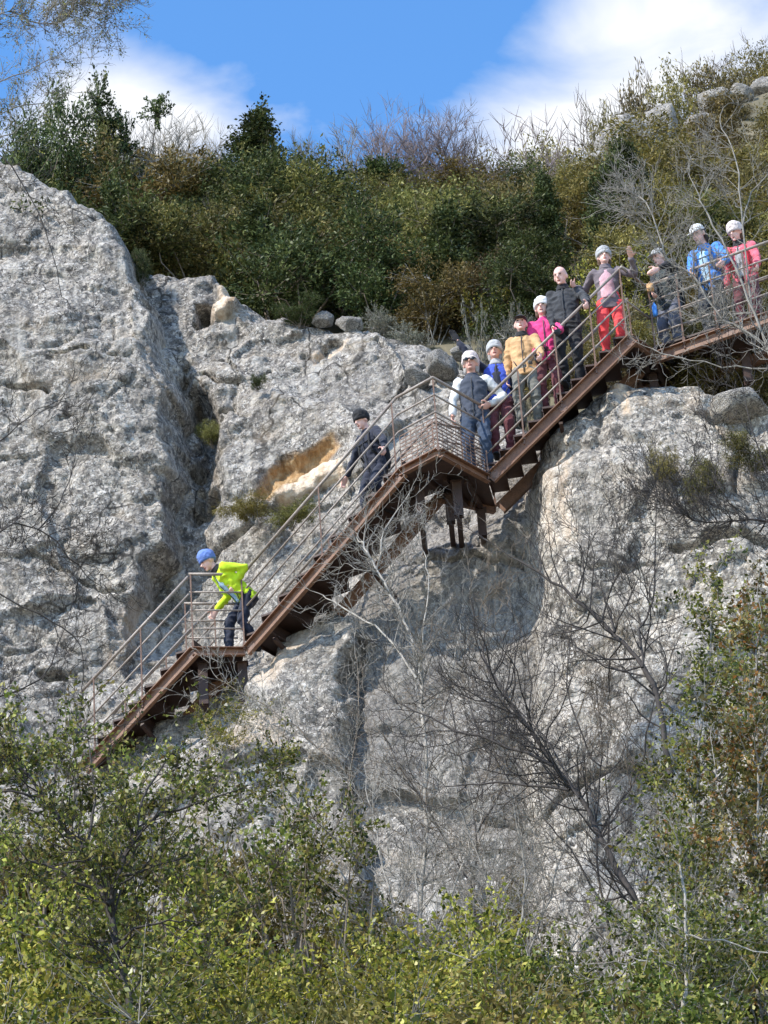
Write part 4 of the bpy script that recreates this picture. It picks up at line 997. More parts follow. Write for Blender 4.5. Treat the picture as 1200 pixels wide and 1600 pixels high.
branch_tree('oak_tree', 'dark forked tree with sparse green leaves at lower left',
    [([(205, 1620), (188, 1520), (168, 1412), (130, 1330), (80, 1262), (20, 1180)], 22, 22.6, .036, .011),
     ([(168, 1412), (190, 1355), (212, 1308), (250, 1272), (300, 1258)], 22.1, 22.4, .024, .009), ([(160, 1400), (110, 1370), (60, 1352), (40, 1340)], 22.2, 22, .014, .006),
     ([(130, 1330), (150, 1250), (140, 1170)], 22.2, 22.5, .014, .006), ([(212, 1308), (230, 1230), (280, 1170)], 22.2, 22.5, .013, .005), ([(60, 1240), (0, 1235), (-60, 1210)], 22.4, 22.3, .013, .005), ([(180, 1470), (250, 1440), (300, 1440)], 22, 21.8, .012, .005)],
    'bark_dark', 35, 'bark_dark', 9, .5, 2, leaf=('leaf_fore', .045), per=4)
branch_tree('bare_tree', 'pale bare tree leaning in front of the walkway at right',
    [([(1300, 700), (1200, 545), (1130, 500), (1082, 432), (1042, 402), (1010, 320), (985, 300)], 30, 30.6, .018, .008), ([(1240, 640), (1190, 520), (1150, 420), (1105, 335), (1090, 300)], 29.8, 30, .018, .008),
     ([(1175, 480), (1160, 350), (1150, 250), (1125, 190)], 30, 30.3, .013, .006), ([(1160, 360), (1175, 300), (1210, 260)], 30.2, 30.3, .010, .005), ([(1240, 575), (1150, 575), (1060, 560), (1020, 545)], 30, 30.4, .010, .005)],
    'bark_grey', 36, 'bark_grey', 7, .5, 2)
branch_tree('bare_tree', 'dark bare tree reaching in from the right over the sunny outcrop',
    [([(1320, 900), (1200, 815), (1100, 816), (1050, 792), (1012, 762)], 29, 29.5, .016, .006), ([(1160, 815), (1120, 750), (1110, 700)], 29.2, 29.4, .008, .004), ([(1240, 840), (1180, 690), (1160, 600)], 29, 29.3, .010, .004)],
    'bark_dark', 37, 'bark_dark', 11, .5, 2)
branch_tree('bare_tree', 'bare tree reaching in over the buttress at the left picture edge',
    [([(-120, 1000), (0, 832), (60, 830), (110, 870), (142, 906)], 27, 27.4, .012, .005), ([(60, 830), (100, 770), (120, 700)], 27.2, 27.4, .008, .004), ([(-60, 700), (0, 690), (60, 640), (110, 620)], 27, 27.2, .008, .003),
     ([(-60, 900), (60, 960), (125, 1010), (130, 1090)], 27, 27.2, .010, .004), ([(-80, 180), (0, 240), (60, 330), (95, 445), (110, 480)], 27, 27.4, .009, .003), ([(-60, 1100), (60, 1060), (110, 960)], 27, 27.3, .010, .004)],
    'bark_dark', 38, 'bark_dark', 6, .42, 2)
branch_tree('bare_tree', 'bare grey tree against the blue sky in the upper left corner',
    [([(-220, 300), (-80, 120), (0, 22), (60, 36), (100, 30), (130, 0), (165, -10), (182, 40)], 30, 30.5, .016, .004), ([(-60, 140), (20, 120), (80, 90), (130, 60)], 30, 30.3, .010, .003), ([(-80, 230), (20, 170), (80, 160), (118, 130)], 30, 30.3, .010, .003),
     ([(-100, 240), (0, 215), (60, 170), (85, 120)], 30, 30.3, .010, .003)],
    'bark_grey', 39, 'bark_grey', 9, .40, 2, leaf=('leaf_fore', .03), per=1)
branch_tree('bare_tree', 'thin bare twigs rising in front of the cliff under the lower flight',
    [([(470, 1500), (500, 1350), (545, 1230), (480, 1150), (410, 1100), (340, 1060)], 30, 31, .016, .004), ([(545, 1230), (560, 1120), (555, 1020)], 30.6, 31, .008, .003), ([(500, 1350), (560, 1290), (600, 1200)], 30.3, 30.6, .008, .003)],
    'bark_brown', 40, 'bark_grey', 9, .45, 2)
branch_tree('sapling', 'upright sapling with green leaves in front of the outcrop at right',
    [([(1085, 1600), (1080, 1400), (1092, 1200), (1100, 1100), (1110, 1000), (1118, 910)], 26, 26.6, .022, .006), ([(1090, 1250), (1150, 1180), (1170, 1080)], 26.2, 26.4, .01, .004), ([(1085, 1400), (1040, 1320), (1030, 1250)], 26.1, 26.3, .01, .004)],
    'bark_grey', 41, 'bark_grey', 11, .4, 1, leaf=('leaf_fore', .05), per=9, cat='sapling')
branch_tree('sapling', 'sapling with orange and green leaves at the right picture edge',
    [([(1190, 1600), (1180, 1400), (1185, 1200), (1178, 1080), (1190, 960)], 25.5, 26, .020, .006), ([(1182, 1350), (1130, 1250), (1110, 1150)], 25.6, 25.9, .01, .004), ([(1185, 1200), (1230, 1100), (1240, 1000)], 25.7, 26, .01, .004), ([(1180, 1420), (1110, 1380), (1060, 1330)], 25.6, 25.7, .01, .004)],
    'bark_grey', 42, 'bark_grey', 12, .42, 1, leaf=('leaf_rust', .055), per=9, cat='sapling')
branch_tree('sapling', 'pale trunked sapling in the lower right corner',
    [([(1072, 1640), (1074, 1520), (1070, 1420), (1062, 1340)], 23.5, 23.8, .026, .008), ([(1072, 1510), (1000, 1500), (940, 1540)], 23.5, 23.3, .010, .005), ([(1072, 1460), (1130, 1470), (1210, 1490)], 23.5, 23.4, .010, .005)],
    'bark_pale', 43, 'bark_grey', 10, .4, 2, leaf=('leaf_fore', .045), per=3, cat='sapling')

# leafy bushes below the cliff
LS = [('sprig', 60, 1105, 27.5, 1.7, 'sparse leafy sapling at the left edge below the buttress'), ('sprig', 235, 1180, 27.5, 1.8, 'sparse leafy sapling below the bottom end of the stairs'),
      ('sprig', 440, 1165, 28.5, 1.5, 'sparse leafy sapling below the pale rock rib'),
      ('sprig', 500, 1240, 28.0, 1.6, 'green leafy bush in front of the white rock patch'), ('sprig', 300, 1270, 27.0, 2.2, 'green leafy bush behind the dark forked tree'),
      ('yellow', 60, 1360, 25.5, 1.9, 'yellow-green bush at the left edge behind the dark forked tree'), ('yellow', 400, 1390, 25.5, 1.9, 'broad green bush right of the dark forked tree'),
      ('sprig', 150, 1290, 26.5, 2.0, 'green leafy bush behind the fork of the dark tree'),
      ('yellow', 560, 1445, 24.5, 1.6, 'yellow-green bush below the whitish twigs'), ('yellow', 700, 1455, 24.0, 1.5, 'sunlit yellow-green bush at bottom centre'),
      ('fore', 850, 1430, 25.5, 1.7, 'dark green bush below the grey twigs right of centre'), ('fore', 980, 1450, 25.0, 1.7, 'green bush beside the pale trunked sapling'),
      ('fore', 1130, 1400, 25.0, 1.6, 'green bush under the orange leaved sapling'), ('rustleaf', 1150, 1130, 27.0, 1.3, 'orange tinged leafy sapling in front of the lower right outcrop'),
      ('sprig', 1190, 960, 28.5, 1.3, 'thin leafy sapling at the right edge in front of the outcrop'), ('sprig', 1060, 1180, 28.5, 1.2, 'thin leafy sapling in front of the outcrop beside the dark branches')]
for k, px, py, Y, w, lab in LS: low_shrub(k, px, py, Y, w, lab)
fg = random.Random(3)
for row, (Y, py0) in enumerate([(31.0, 1440), (22.5, 1500), (20.5, 1545), (25.5, 1450)]):
    for i in range(8):
        px = -130 + i * 205 + fg.uniform(-60, 60); py = py0 + fg.uniform(-45, 45)
        if row == 0 and px < 520: py -= 90
        k = fg.choices(['fore', 'yellow', 'olive'] if row else ['fore', 'olive', 'grey'], [2.5, 4, .6] if row else [3, 1, 0])[0]
        low_shrub(k, px, py, Y + fg.uniform(-.5, .5), fg.uniform(1.5, 2.0),
                  {'fore': 'green', 'yellow': 'yellow-green', 'olive': 'olive'}[k] + ' undergrowth bush ' + ['at the foot of the cliff', 'along the bottom edge', 'right at the bottom edge', 'behind the bottom row'][row] + ' ' +
                  ['in the left corner', 'below the dark forked tree', 'left of the whitish twigs', 'below the whitish twigs', 'right of bottom centre', 'beside the pale trunked sapling', 'in the right corner'][int(np.clip(px // 180, 0, 6))], 'leafy undergrowth')

# ---------------------------------------------------------------- people
def rotm(ax, a):
    return np.array(Matrix.Rotation(a, 3, Vector(ax)))
def ik(s, h, l1, l2, pole):
    s = np.asarray(s, float); h = np.asarray(h, float); v = h - s; D = np.linalg.norm(v)
    if D > (l1 + l2) * .995: h = s + v / D * (l1 + l2) * .995; v = h - s; D = np.linalg.norm(v)
    D = max(D, abs(l1 - l2) + .02); d = v / max(1e-6, np.linalg.norm(v))
    a = (l1 * l1 - l2 * l2 + D * D) / (2 * D); b = math.sqrt(max(0, l1 * l1 - a * a))
    p = np.asarray(pole, float); p = nrm(p - d * (p @ d))
    return s + d * a + p * b, h
def remesh(mb, name, vox, mat, parent, smooth_it=4, wrinkle=0.0, seed=0, scale=9.0):
    me = mb.mesh(name); o = bpy.data.objects.new(name, me); COL.objects.link(o)
    md = o.modifiers.new('r', 'REMESH'); md.mode = 'VOXEL'; md.voxel_size = vox; md.adaptivity = 0
    if smooth_it:
        ms = o.modifiers.new('s', 'SMOOTH'); ms.factor = .5; ms.iterations = smooth_it
    bpy.context.view_layer.update()
    dg = bpy.context.evaluated_depsgraph_get()
    me2 = bpy.data.meshes.new_from_object(o.evaluated_get(dg)); me2.name = name
    bpy.data.objects.remove(o); bpy.data.meshes.remove(me)
    n = len(me2.vertices)
    if wrinkle and n:
        co = np.empty(n * 3, np.float32); me2.vertices.foreach_get('co', co); co = co.reshape(-1, 3).astype(float)
        nn = np.empty(n * 3, np.float32); me2.vertices.foreach_get('normal', nn); nn = nn.reshape(-1, 3)
        w = 1 - 2 * np.abs(vnoise(co[:, 0] * scale + seed, co[:, 1] * scale, co[:, 2] * scale * 1.5, seed)) + .5 * vnoise(co[:, 0] * 22, co[:, 1] * 22, co[:, 2] * 30 + seed, seed)
        co = co + nn * (w * wrinkle)[:, None]; me2.vertices.foreach_set('co', co.astype(np.float32).ravel())
    me2.polygons.foreach_set('use_smooth', np.ones(len(me2.polygons), bool)); me2.update()
    return link(name, me2, parent, mat)
def hand(mb, w, fd, pn, thumb, curl=.35, k=1.0):
    fd = nrm(fd); pn = nrm(pn - fd * (pn @ fd)); xs = np.cross(fd, pn)
    mb.tube([w - fd * .02, w + fd * .02 * k, w + fd * .06 * k, w + fd * .092 * k], [(.026, .02), (.036 * k, .018), (.042 * k, .018), (.036 * k, .014)], 10, xs)
    for i, L in enumerate((.066, .076, .070, .054)):
        b = w + fd * (.086 - .006 * abs(i - 1)) * k + xs * (-.030 + .020 * i) * k * thumb * -1
        c1 = curl * .9; d1 = nrm(fd * math.cos(c1) + pn * math.sin(c1)); m = b + d1 * L * .5 * k
        d2 = nrm(fd * math.cos(c1 * 2.1) + pn * math.sin(c1 * 2.1)); e = m + d2 * L * .5 * k
        mb.capsule(b, m, .0095 * k, .009 * k, 7); mb.capsule(m, e, .009 * k, .0078 * k, 7)
    b = w + fd * .025 * k + xs * .030 * thumb * k; m = b + nrm(fd * .6 + xs * thumb * .8 + pn * .3) * .045 * k
    mb.capsule(b, m, .013 * k, .011 * k, 7); mb.capsule(m, m + nrm(fd * .9 + xs * thumb * .2 + pn * .5) * .032 * k, .0105 * k, .009 * k, 7)

HEAD = 1.14
def person(label, base, yaw, H, lean=0.0, side=0.0, hands=None, feet=None, head=(0, 0), hips=(0, 0, 0), poles=None, top='black', sleeve=None, pants='black', shoe='black', hat=None, hat_col='white',
           hair=None, skin='skin', glove=None, glasses=False, collar=None, vest=None, fat=1.0, curl=(.6, .6), seed=0, hood=None, palm=None, coat_len=.0, shirt_w=1.0, straps=None, zip_col='charcoal', shirt=None, belt=None, cuff=None):
    k = H / 1.75; e = empty('person', tuple(base), yaw); tag(e, label, 'person', 'people on the stairs')
    A = lambda *v: np.array(v, float)
    hands = hands or {}; feet = feet or {}; poles = poles or {}
    pel = A(0, 0, .93 * k) + A(*hips)
    Rt = rotm((1, 0, 0), lean) @ rotm((0, 1, 0), side)
    T = lambda x, y, z: pel + Rt @ (A(x, y, z) * k)
    neck, chest, waist = T(0, .0, .55), T(0, 0, .36), T(0, 0, .14)
    hc0 = T(0, -.015, .60)
    Rh = rotm((0, 0, 1), head[0]) @ rotm((1, 0, 0), head[1])
    kh = k * HEAD; hc = hc0 + Rh @ (A(0, -.015, .100) * kh)
    sh = {-1: T(-.185 * fat ** .5, .005, .475), 1: T(.185 * fat ** .5, .005, .475)}
    wr, el, kn, an = {}, {}, {}, {}
    for s in (-1, 1):
        h = hands.get(s, (s * .27, -.06, .82))
        el[s], wr[s] = ik(sh[s], A(*h) * k, .30 * k, .265 * k, poles.get(s, (s * .5, .8, -.3)))
        f = A(*feet.get(s, (s * .10, 0, 0))) * k
        hp = T(s * .092, 0, -.02)
        kn[s], an[s] = ik(hp, f + A(0, .03, .085) * k, .435 * k, .425 * k, (s * .12, -1, 0))
    # the body: one continuous figure
    b = MB(); r = fat
    b.tube([T(0, 0, -.12), T(0, 0, -.02), T(0, 0, .14), T(0, 0, .30), T(0, 0, .42), T(0, 0, .49), T(0, 0, .525)],
           [(.10 * k, .07 * k), (.125 * k, .08 * k), (.11 * k, .075 * k), (.125 * k, .08 * k), (.135 * k, .078 * k), (.09 * k, .055 * k), (.055 * k, .052 * k)], 14, Rt @ A(1, 0, 0))
    b.capsule(neck - A(0, 0, .04) * k, hc0 + A(0, 0, .03) * k, .056 * k, .052 * k)
    b.ellipsoid(hc + Rh @ A(0, .008, .028) * kh, .076 * kh, .094 * kh, .092 * kh, Rh)
    b.ellipsoid(hc + Rh @ A(0, -.02, -.045) * kh, .056 * kh, .066 * kh, .068 * kh, Rh)
    b.ellipsoid(hc + Rh @ A(0, -.072, -.098) * kh, .026 * kh, .02 * kh, .018 * kh, Rh, 8, 6)
    b.tube([hc + Rh @ (A(0, -.083, .012) * kh), hc + Rh @ (A(0, -.108, -.03) * kh), hc + Rh @ (A(0, -.085, -.042) * kh)], [.009 * kh, .0155 * kh, .010 * kh], 8)
    b.ellipsoid(hc + Rh @ A(0, -.075, .028) * kh, .05 * kh, .018 * kh, .012 * kh, Rh, 8, 6)
    for s in (-1, 1):
        b.ellipsoid(hc + Rh @ A(s * .077, .008, -.012) * kh, .012 * kh, .02 * kh, .033 * kh, Rh, 8, 6)
        b.capsule(sh[s], el[s], .038 * k, .030 * k); b.capsule(el[s], wr[s], .030 * k, .025 * k)
        b.capsule(T(s * .09, 0, -.02), kn[s], .066 * k, .044 * k); b.capsule(kn[s], an[s], .043 * k, .032 * k)
        b.capsule(an[s] - A(0, 0, .03) * k, an[s] + A(0, -.10, -.05) * k, .030 * k, .022 * k)
        fd = nrm(wr[s] - el[s]); pn = A(*(palm or {}).get(s, (-s * .8, -.2, -.3)))
        if not glove: hand(b, wr[s], fd, pn, 1 if np.cross(fd, nrm(pn - fd * (pn @ fd))) @ A(0, -1, 0) > 0 else -1, curl[0 if s < 0 else 1], k * 1.2)
    body = remesh(b, 'body', .0125, M[skin], e, 2)
    if glove:
        for s in (-1, 1):
            g = MB(); fd = nrm(wr[s] - el[s]); pn = A(*(palm or {}).get(s, (-s * .8, -.2, -.3)))
            g.tube([wr[s] - fd * .07, wr[s] - fd * .01], [.045 * k, .036 * k], 12)
            hand(g, wr[s], fd, pn, 1 if np.cross(fd, nrm(pn - fd * (pn @ fd))) @ A(0, -1, 0) > 0 else -1, curl[0 if s < 0 else 1], k * 1.18)
            remesh(g, 'glove', .010, M[glove], e, 1)
    # face
    for s in (-1, 1):
        g = MB(); g.ellipsoid(hc + Rh @ (A(s * .031, -.082, .008) * kh), .011 * kh, .008 * kh, .007 * kh, Rh, 8, 6); g.build('eye', M['eye'], e, True)
    g = MB(); g.ellipsoid(hc + Rh @ (A(0, -.083, -.068) * kh), .024 * kh, .009 * kh, .007 * kh, Rh, 10, 6); g.build('mouth', M['lips'], e, True)
    if glasses:
        g = MB()
        for s in (-1, 1):
            g.ellipsoid(hc + Rh @ (A(s * .036, -.096, .008) * kh), .031 * kh, .008 * kh, .022 * kh, Rh, 12, 8)
            g.bar(hc + Rh @ (A(s * .068, -.09, .012) * kh), hc + Rh @ (A(s * .082, .0, .012) * kh), .006, .008)
        g.bar(hc + Rh @ (A(-.012, -.102, .012) * kh), hc + Rh @ (A(.012, -.102, .012) * kh), .006, .006)
        g.build('sunglasses', M['lens'], e, True)
    # clothes
    def torso(mb, g, z0=-.13):
        zz = [z0, -.02, .14, .30, .41, .475, .525, .56]
        rr = [(.172 * r, .122 * r), (.170 * r, .122 * r), (.154 * r, .114 * r), (.168 * r, .120 * r), (.180 * r ** .5, .114), (.140 * r ** .5, .090), (.080, .074), (.072, .070)]
        mb.tube([T(0, 0, z) for z in zz], [((a + g) * k, (c + g) * k) for a, c in rr], 18, Rt @ A(1, 0, 0))
    def arms(mb, g, t=1.0):
        for s in (-1, 1):
            we = el[s] + (wr[s] - el[s]) * (.97 * t if not glove else .93)
            mb.capsule(sh[s] + Rt @ A(-s * .02, 0, 0), el[s], (.069 + g) * k, (.054 + g) * k)
            mb.tube([el[s] - nrm(wr[s] - el[s]) * .03, el[s], (el[s] + we) / 2, we], [.045 * k, (.054 + g) * k, (.049 + g) * k, (.041 + g) * k], 12)
    if vest or sleeve:
        m2 = MB(); arms(m2, 0); m2.tube([T(-.16, 0, .44), T(0, 0, .46), T(.16, 0, .44)], [.07 * k] * 3, 10)
        remesh(m2, 'sleeves', .014, M[sleeve or top], e, 3, .010, seed)
        m1 = MB(); torso(m1, .006, -.13 - coat_len); remesh(m1, 'vest' if vest else 'jacket', .015, M[vest or top], e, 4, .011, seed + 3)
    else:
        m1 = MB(); torso(m1, .0, -.13 - coat_len); arms(m1, 0); remesh(m1, 'jacket', .015, M[top], e, 3, .013, seed)
    if shirt:
        m3 = MB(); m3.tube([T(0, -.062, z) for z in (-.02, .15, .32, .46)], [(.085 * k * shirt_w, .088 * k * r), (.080 * k * shirt_w, .078 * k * r), (.085 * k * shirt_w, .084 * k * r), (.055 * k, .045 * k)], 14, Rt @ A(1, 0, 0)); remesh(m3, 'shirt', .014, M[shirt], e, 3, .004, seed)
    if belt:
        m3 = MB(); m3.tube([T(0, 0, z) for z in (-.19, -.13, -.06)], [(.186 * k * r, .138 * k * r), (.19 * k * r, .142 * k * r), (.186 * k * r, .136 * k * r)], 18, Rt @ A(1, 0, 0)); remesh(m3, 'jacket_hem', .014, M[belt], e, 3, .005, seed)
    else:
        zp = MB(); zp.tube([T(0, -(d_ + .002) * (r if i_ < 4 else 1), z_) for i_, (z_, d_) in enumerate([(-.12 - coat_len, .134), (0, .138), (.14, .131), (.30, .136), (.41, .126), (.49, .094)])], [.0075 * k] * 6, 6); zp.build('zip', M[zip_col], e, True)
        for s in (-1, 1):
            pk = MB(); pk.tube([T(s * .10, -.128 * r, .0), T(s * .135, -.112 * r, .085)], [.007 * k] * 2, 6); pk.build('pocket', M[zip_col], e, True)
    if collar:
        m4 = MB(); m4.tube([T(0, -.005, .50), T(0, -.01, .545), T(0, -.012, .585)], [(.105 * k, .098 * k), (.088 * k, .085 * k), (.076 * k, .076 * k)], 14); remesh(m4, 'scarf', .013, M[collar], e, 2, .005, seed)
    if straps:
        for s in (-1, 1):
            q = MB(); q.tube([T(s * .09, .118, .30), T(s * .10, .085, .45), T(s * .105, .0, .525), T(s * .105, -.095, .45), T(s * .11, -.128, .33), T(s * .13, -.115 * r, .18), T(s * .155, -.04, .10)], [(.022 * k, .009 * k)] * 7, 8); q.build('strap', M[straps], e, True)
        q = MB(); q.tube([T(-.11, -.135, .34), T(0, -.142, .335), T(.11, -.135, .34)], [(.010 * k, .006 * k)] * 3, 6); q.build('chest_strap', M[straps], e, True)
        q = MB(); q.tube([T(0, .175, z) for z in (-.06, .02, .2, .38, .45)], [(.10 * k, .05 * k), (.145 * k, .085 * k), (.15 * k, .09 * k), (.13 * k, .075 * k), (.07 * k, .04 * k)], 14, Rt @ A(1, 0, 0)); remesh(q, 'backpack', .014, M[straps], e, 2, .006, seed)
    tr = MB()
    tr.tube([T(0, 0, -.18), T(0, 0, -.10), T(0, 0, 0), T(0, 0, .12)], [(.12 * k, .10 * k), (.168 * k * r, .122 * k * r), (.165 * k * r, .118 * k * r), (.145 * k * r, .105 * k * r)], 16, Rt @ A(1, 0, 0))
    for s in (-1, 1):
        tr.capsule(T(s * .09, 0, -.05), kn[s], .098 * k, .073 * k, 12)
        tr.tube([kn[s] + A(0, 0, .03) * k, kn[s], (kn[s] + an[s]) / 2, an[s] + A(0, 0, .0)], [.05 * k, .073 * k, .068 * k, .060 * k], 12)
    remesh(tr, 'trousers', .015, M[pants], e, 3, .012, seed + 5)
    for s in (-1, 1):
        q = MB(); a = an[s]
        q.tube([a + A(0, .055, -.055) * k, a + A(0, .03, -.05) * k, a + A(0, -.06, -.052) * k, a + A(0, -.14, -.06) * k, a + A(0, -.185, -.065) * k], [(.03 * k, .025 * k), (.043 * k, .036 * k), (.048 * k, .034 * k), (.046 * k, .027 * k), (.028 * k, .015 * k)], 12, (1, 0, 0))
        q.capsule(a - A(0, 0, .04) * k, a + A(0, 0, .03) * k, .05 * k, .05 * k)
        remesh(q, 'shoe', .012, M[shoe], e, 2)
    # head wear and hair
    ho = lambda x, y, z: hc + Rh @ (A(x, y, z) * kh)
    if hat in ('beanie', 'bobble'):
        q = MB(); zz = [.005, .03, .065, .098, .124, .142, .148]; rr = [.090, .099, .098, .092, .078, .050, .02]
        q.tube([ho(0, .012 + .004 * i, z) for i, z in enumerate(zz)], [(a * kh, a * 1.16 * kh) for a in rr], 16, Rh @ A(1, 0, 0))
        o = remesh(q, 'hat', .011, M[hat_col], e, 1, .006, seed, 26)
        q = MB(); q.tube([ho(0, .010, -.006), ho(0, .012, .006), ho(0, .012, .034), ho(0, .013, .048)], [(.090 * kh, .106 * kh), (.098 * kh, .114 * kh), (.098 * kh, .114 * kh), (.092 * kh, .107 * kh)], 18, Rh @ A(1, 0, 0)); q.build('hat_band', M[hat_col], o, True)
        if hat == 'bobble': q = MB(); q.ellipsoid(ho(0, .05, .165), .033 * kh, .033 * kh, .03 * kh); q.build('bobble', M[hat_col], o, True)
    elif hat == 'cap':
        q = MB(); zz = [.03, .05, .085, .11, .126, .132]; rr = [.086, .087, .080, .062, .036, .01]
        q.tube([ho(0, .008, z) for z in zz], [(a * kh, a * 1.16 * kh) for a in rr], 16, Rh @ A(1, 0, 0))
        o = remesh(q, 'cap', .011, M[hat_col], e, 1)
        q = MB(); q.tube([ho(0, -.06, .036), ho(0, -.10, .034), ho(0, -.145, .026), ho(0, -.165, .02)], [(.078 * kh, .007), (.074 * kh, .006), (.058 * kh, .005), (.03 * kh, .004)], 12, Rh @ A(1, 0, 0)); q.build('visor', M[hat_col], o, True)
    if hair:
        q = MB(); q.ellipsoid(ho(0, .03, .03), .085 * kh, .085 * kh, .098 * kh, Rh)
        if hat: q.capsule(ho(-.06, .03, 0), ho(-.062, .03, -.09), .03 * kh, .024 * kh); q.capsule(ho(.06, .03, 0), ho(.062, .03, -.09), .03 * kh, .024 * kh); q.capsule(ho(0, .07, 0), ho(0, .075, -.10), .05 * kh, .04 * kh)
        remesh(q, 'hair', .012, M[hair], e, 1, .005, seed, 25)
    if hood:
        q = MB(); q.tube([T(-.10, .05, .49), T(-.06, .105, .53), T(0, .12, .545), T(.06, .105, .53), T(.10, .05, .49)], [.035 * k, .055 * k, .062 * k, .055 * k, .035 * k], 10); remesh(q, 'hood', .014, M[hood], e, 3, .006, seed)
    for s in (-1, 1):
        if cuff:
            q = MB(); dd = nrm(wr[s] - el[s]); q.tube([wr[s] - dd * .035, wr[s] - dd * .0], [.040 * k, .038 * k], 12); q.build('cuff', M[cuff], e, True)
    e['_hand'] = 0; del e['_hand']
    e_info = dict(root=e, wr=wr, el=el, hc=hc, T=T, k=k, top=hc[2] + .12 * k)
    return e_info
def to_local(base, yaw, pt, k=1.0):
    v = np.asarray(pt, float) - np.asarray(base, float); c, s = math.cos(-yaw), math.sin(-yaw)
    return (np.array([v[0] * c - v[1] * s, v[0] * s + v[1] * c, v[2]]))
def stand(tr, i, lat, fl):
    """a point on tread i at a sideways position (0 near rail, 1 far rail)"""
    p = TR[tr][i].copy(); return p + fl.n * W * (lat - .5)
def stand_px(tr, px, lat, fl):
    best = min(range(len(TR[tr])), key=lambda i: abs(PX(stand(tr, i, lat, fl))[0] - px))
    q = stand(tr, best, lat, fl); q[0] += np.clip((px - PX(q)[0]) / 105, -.1, .1); return q
def H_for(base, px_top):
    d = ray(*px_top); t = (base[1] - .03) / d[1]; return (CAM + d * t)[2] - base[2]
PPL = {}
def add(key, label, base, yaw, top_px=None, H=None, hand_px=None, hand_Y=None, **kw):
    """hand_px: side -> (px, py, Y) world targets for the wrists"""
    base = np.asarray(base, float)
    if H is None: H = float(np.clip(H_for(base, top_px), 1.5, 1.95))
    k = H / 1.75; hs = dict(kw.pop('hands', {}))
    for s, (a, b, Y) in (hand_px or {}).items(): hs[s] = tuple(to_local(base, yaw, P(a, b, Y)) / k)
    PPL[key] = person(label, base, yaw, H, hands=hs, **kw)
    for s_ in (-1, 1): print('   wrist', s_, [round(v) for v in PX(np.array(PPL[key]['root'].matrix_basis @ Vector(PPL[key]['wr'][s_])))])
    ht = H_for(base, top_px) if top_px else H
    print('PERSON', key, 'H', round(H, 2), 'wanted', round(ht, 2), 'px base', [round(v) for v in PX(base)], 'head', [round(v) for v in PX(np.array(base) + np.array([0, 0, H]))])
ty = lambda base: math.atan2(0 - base[0], 0 - base[1]) * 0
# lowest landing: bending forward in a neon yellow jacket, seen from the side
b1 = A1 * .02 + A2 * .98 + n_land * .16; b1[2] = Z1
add('neon', 'person in neon yellow jacket and blue cap bending forward on the lowest landing', b1, R(-72), H=1.68, lean=R(45), hips=(0, .06, -.03),
    feet={-1: (-.09, -.20, 0), 1: (.10, .16, .0)}, head=(R(0), R(32)), hand_px={-1: (338, 955, A1[1] + .45), 1: (368, 912, A1[1] + .12)}, poles={-1: (0, .6, -.6), 1: (.3, .9, .3)},
    top='neon', pants='navy', hat='beanie', hat_col='bluecap', shirt='paleblue', collar='black', skin='skin_pale', seed=1, fat=1.1)
# navy man coming down the second flight
i2 = 7; b2 = stand_px('2', 592, .5, F2)
add('navy', 'person in navy hooded jacket and dark beanie stepping down the middle of the stairs', b2, R(-48), top_px=(558, 650), lean=R(13), head=(R(-4), R(22)),
    feet={-1: (-.10, -.16, -.0), 1: (.10, .14, .16)}, hand_px={-1: (540, 748, 36.75), 1: (600, 700, 35.95)}, top='navy', pants='navy', hat='beanie', hat_col='black', hood='navy', straps='black', skin='skin_pale', seed=2, fat=1.1)
b3 = RP + F3.n * .12 + np.array([-.09, 0, 0]); b3[2] = ZP
add('vest', 'person in navy vest over white sleeves, pale cap and sunglasses, at the corner platform', b3, R(-8), top_px=(735, 557), head=(R(0), R(-4)), hand_px={-1: (704, 672, 35.95), 1: (765, 632, RP[1] + .04)},
    poles={-1: (-.8, .5, 0), 1: (.8, .5, -.2)}, top='white', sleeve='white', vest='navyvest', pants='denim', hat='beanie', hat_col='cream', glasses=True, straps=None, hair='hair_grey', skin='skin', seed=3, fat=1.02)
b4 = stand_px('3', 789, 0.35, F3)
add('royal', 'person in royal blue vest and pale grey hat with one dark arm raised', b4, R(-4), top_px=(773, 539), head=(0, R(-4)), hand_px={-1: (708, 524, 36.25), 1: (800, 660, 36.3)}, poles={-1: (-.5, .4, -.7)},
    top='navy', sleeve='navy', vest='royal', shirt='navy', pants='burgundy', hat='beanie', hat_col='ltgrey', collar='ltgrey', glove='black', skin='skin', hair='hair_grey', seed=4, curl=(.15, .5), palm={-1: (0, -1, 0)})
b5 = stand_px('3', 830, 0.27, F3)
add('tan', 'person in tan jacket, grey trousers and dark cap on the upper stairs', b5, R(-10), top_px=(808, 497), head=(R(4), R(-4)), hand_px={-1: (792, 600, 36.2), 1: (845, 556, 35.78)}, feet={-1: (-.11, -.06, 0), 1: (.12, .05, .0)},
    top='tan', pants='greyolive', hat='cap', hat_col='black', collar='black', skin='skin_pale', seed=5, fat=1.06)
b6 = stand_px('3', 864, 0.34, F3)
add('pink', 'person in bright pink jacket and white hat on the upper stairs', b6, R(-6), top_px=(848, 471), head=(R(-6), R(-2)), hand_px={-1: (838, 570, 36.0), 1: (874, 520, 35.62)},
    top='pink', pants='burgundy', hat='beanie', hat_col='white', glove='charcoal', skin='skin_pale', hair='hair_brown', seed=6)
b7 = stand_px('3', 897, 0.28, F3)
add('bald', 'bareheaded balding person in black jacket holding the top rail near the upper end', b7, R(-14), top_px=(879, 422), head=(R(-12), R(14)), hand_px={-1: (868, 545, 35.9), 1: (917, 474, 35.62)}, poles={1: (1, .5, .35)},
    top='charcoal', pants='black', collar='black', skin='skin_pale', seed=7, fat=1.08)
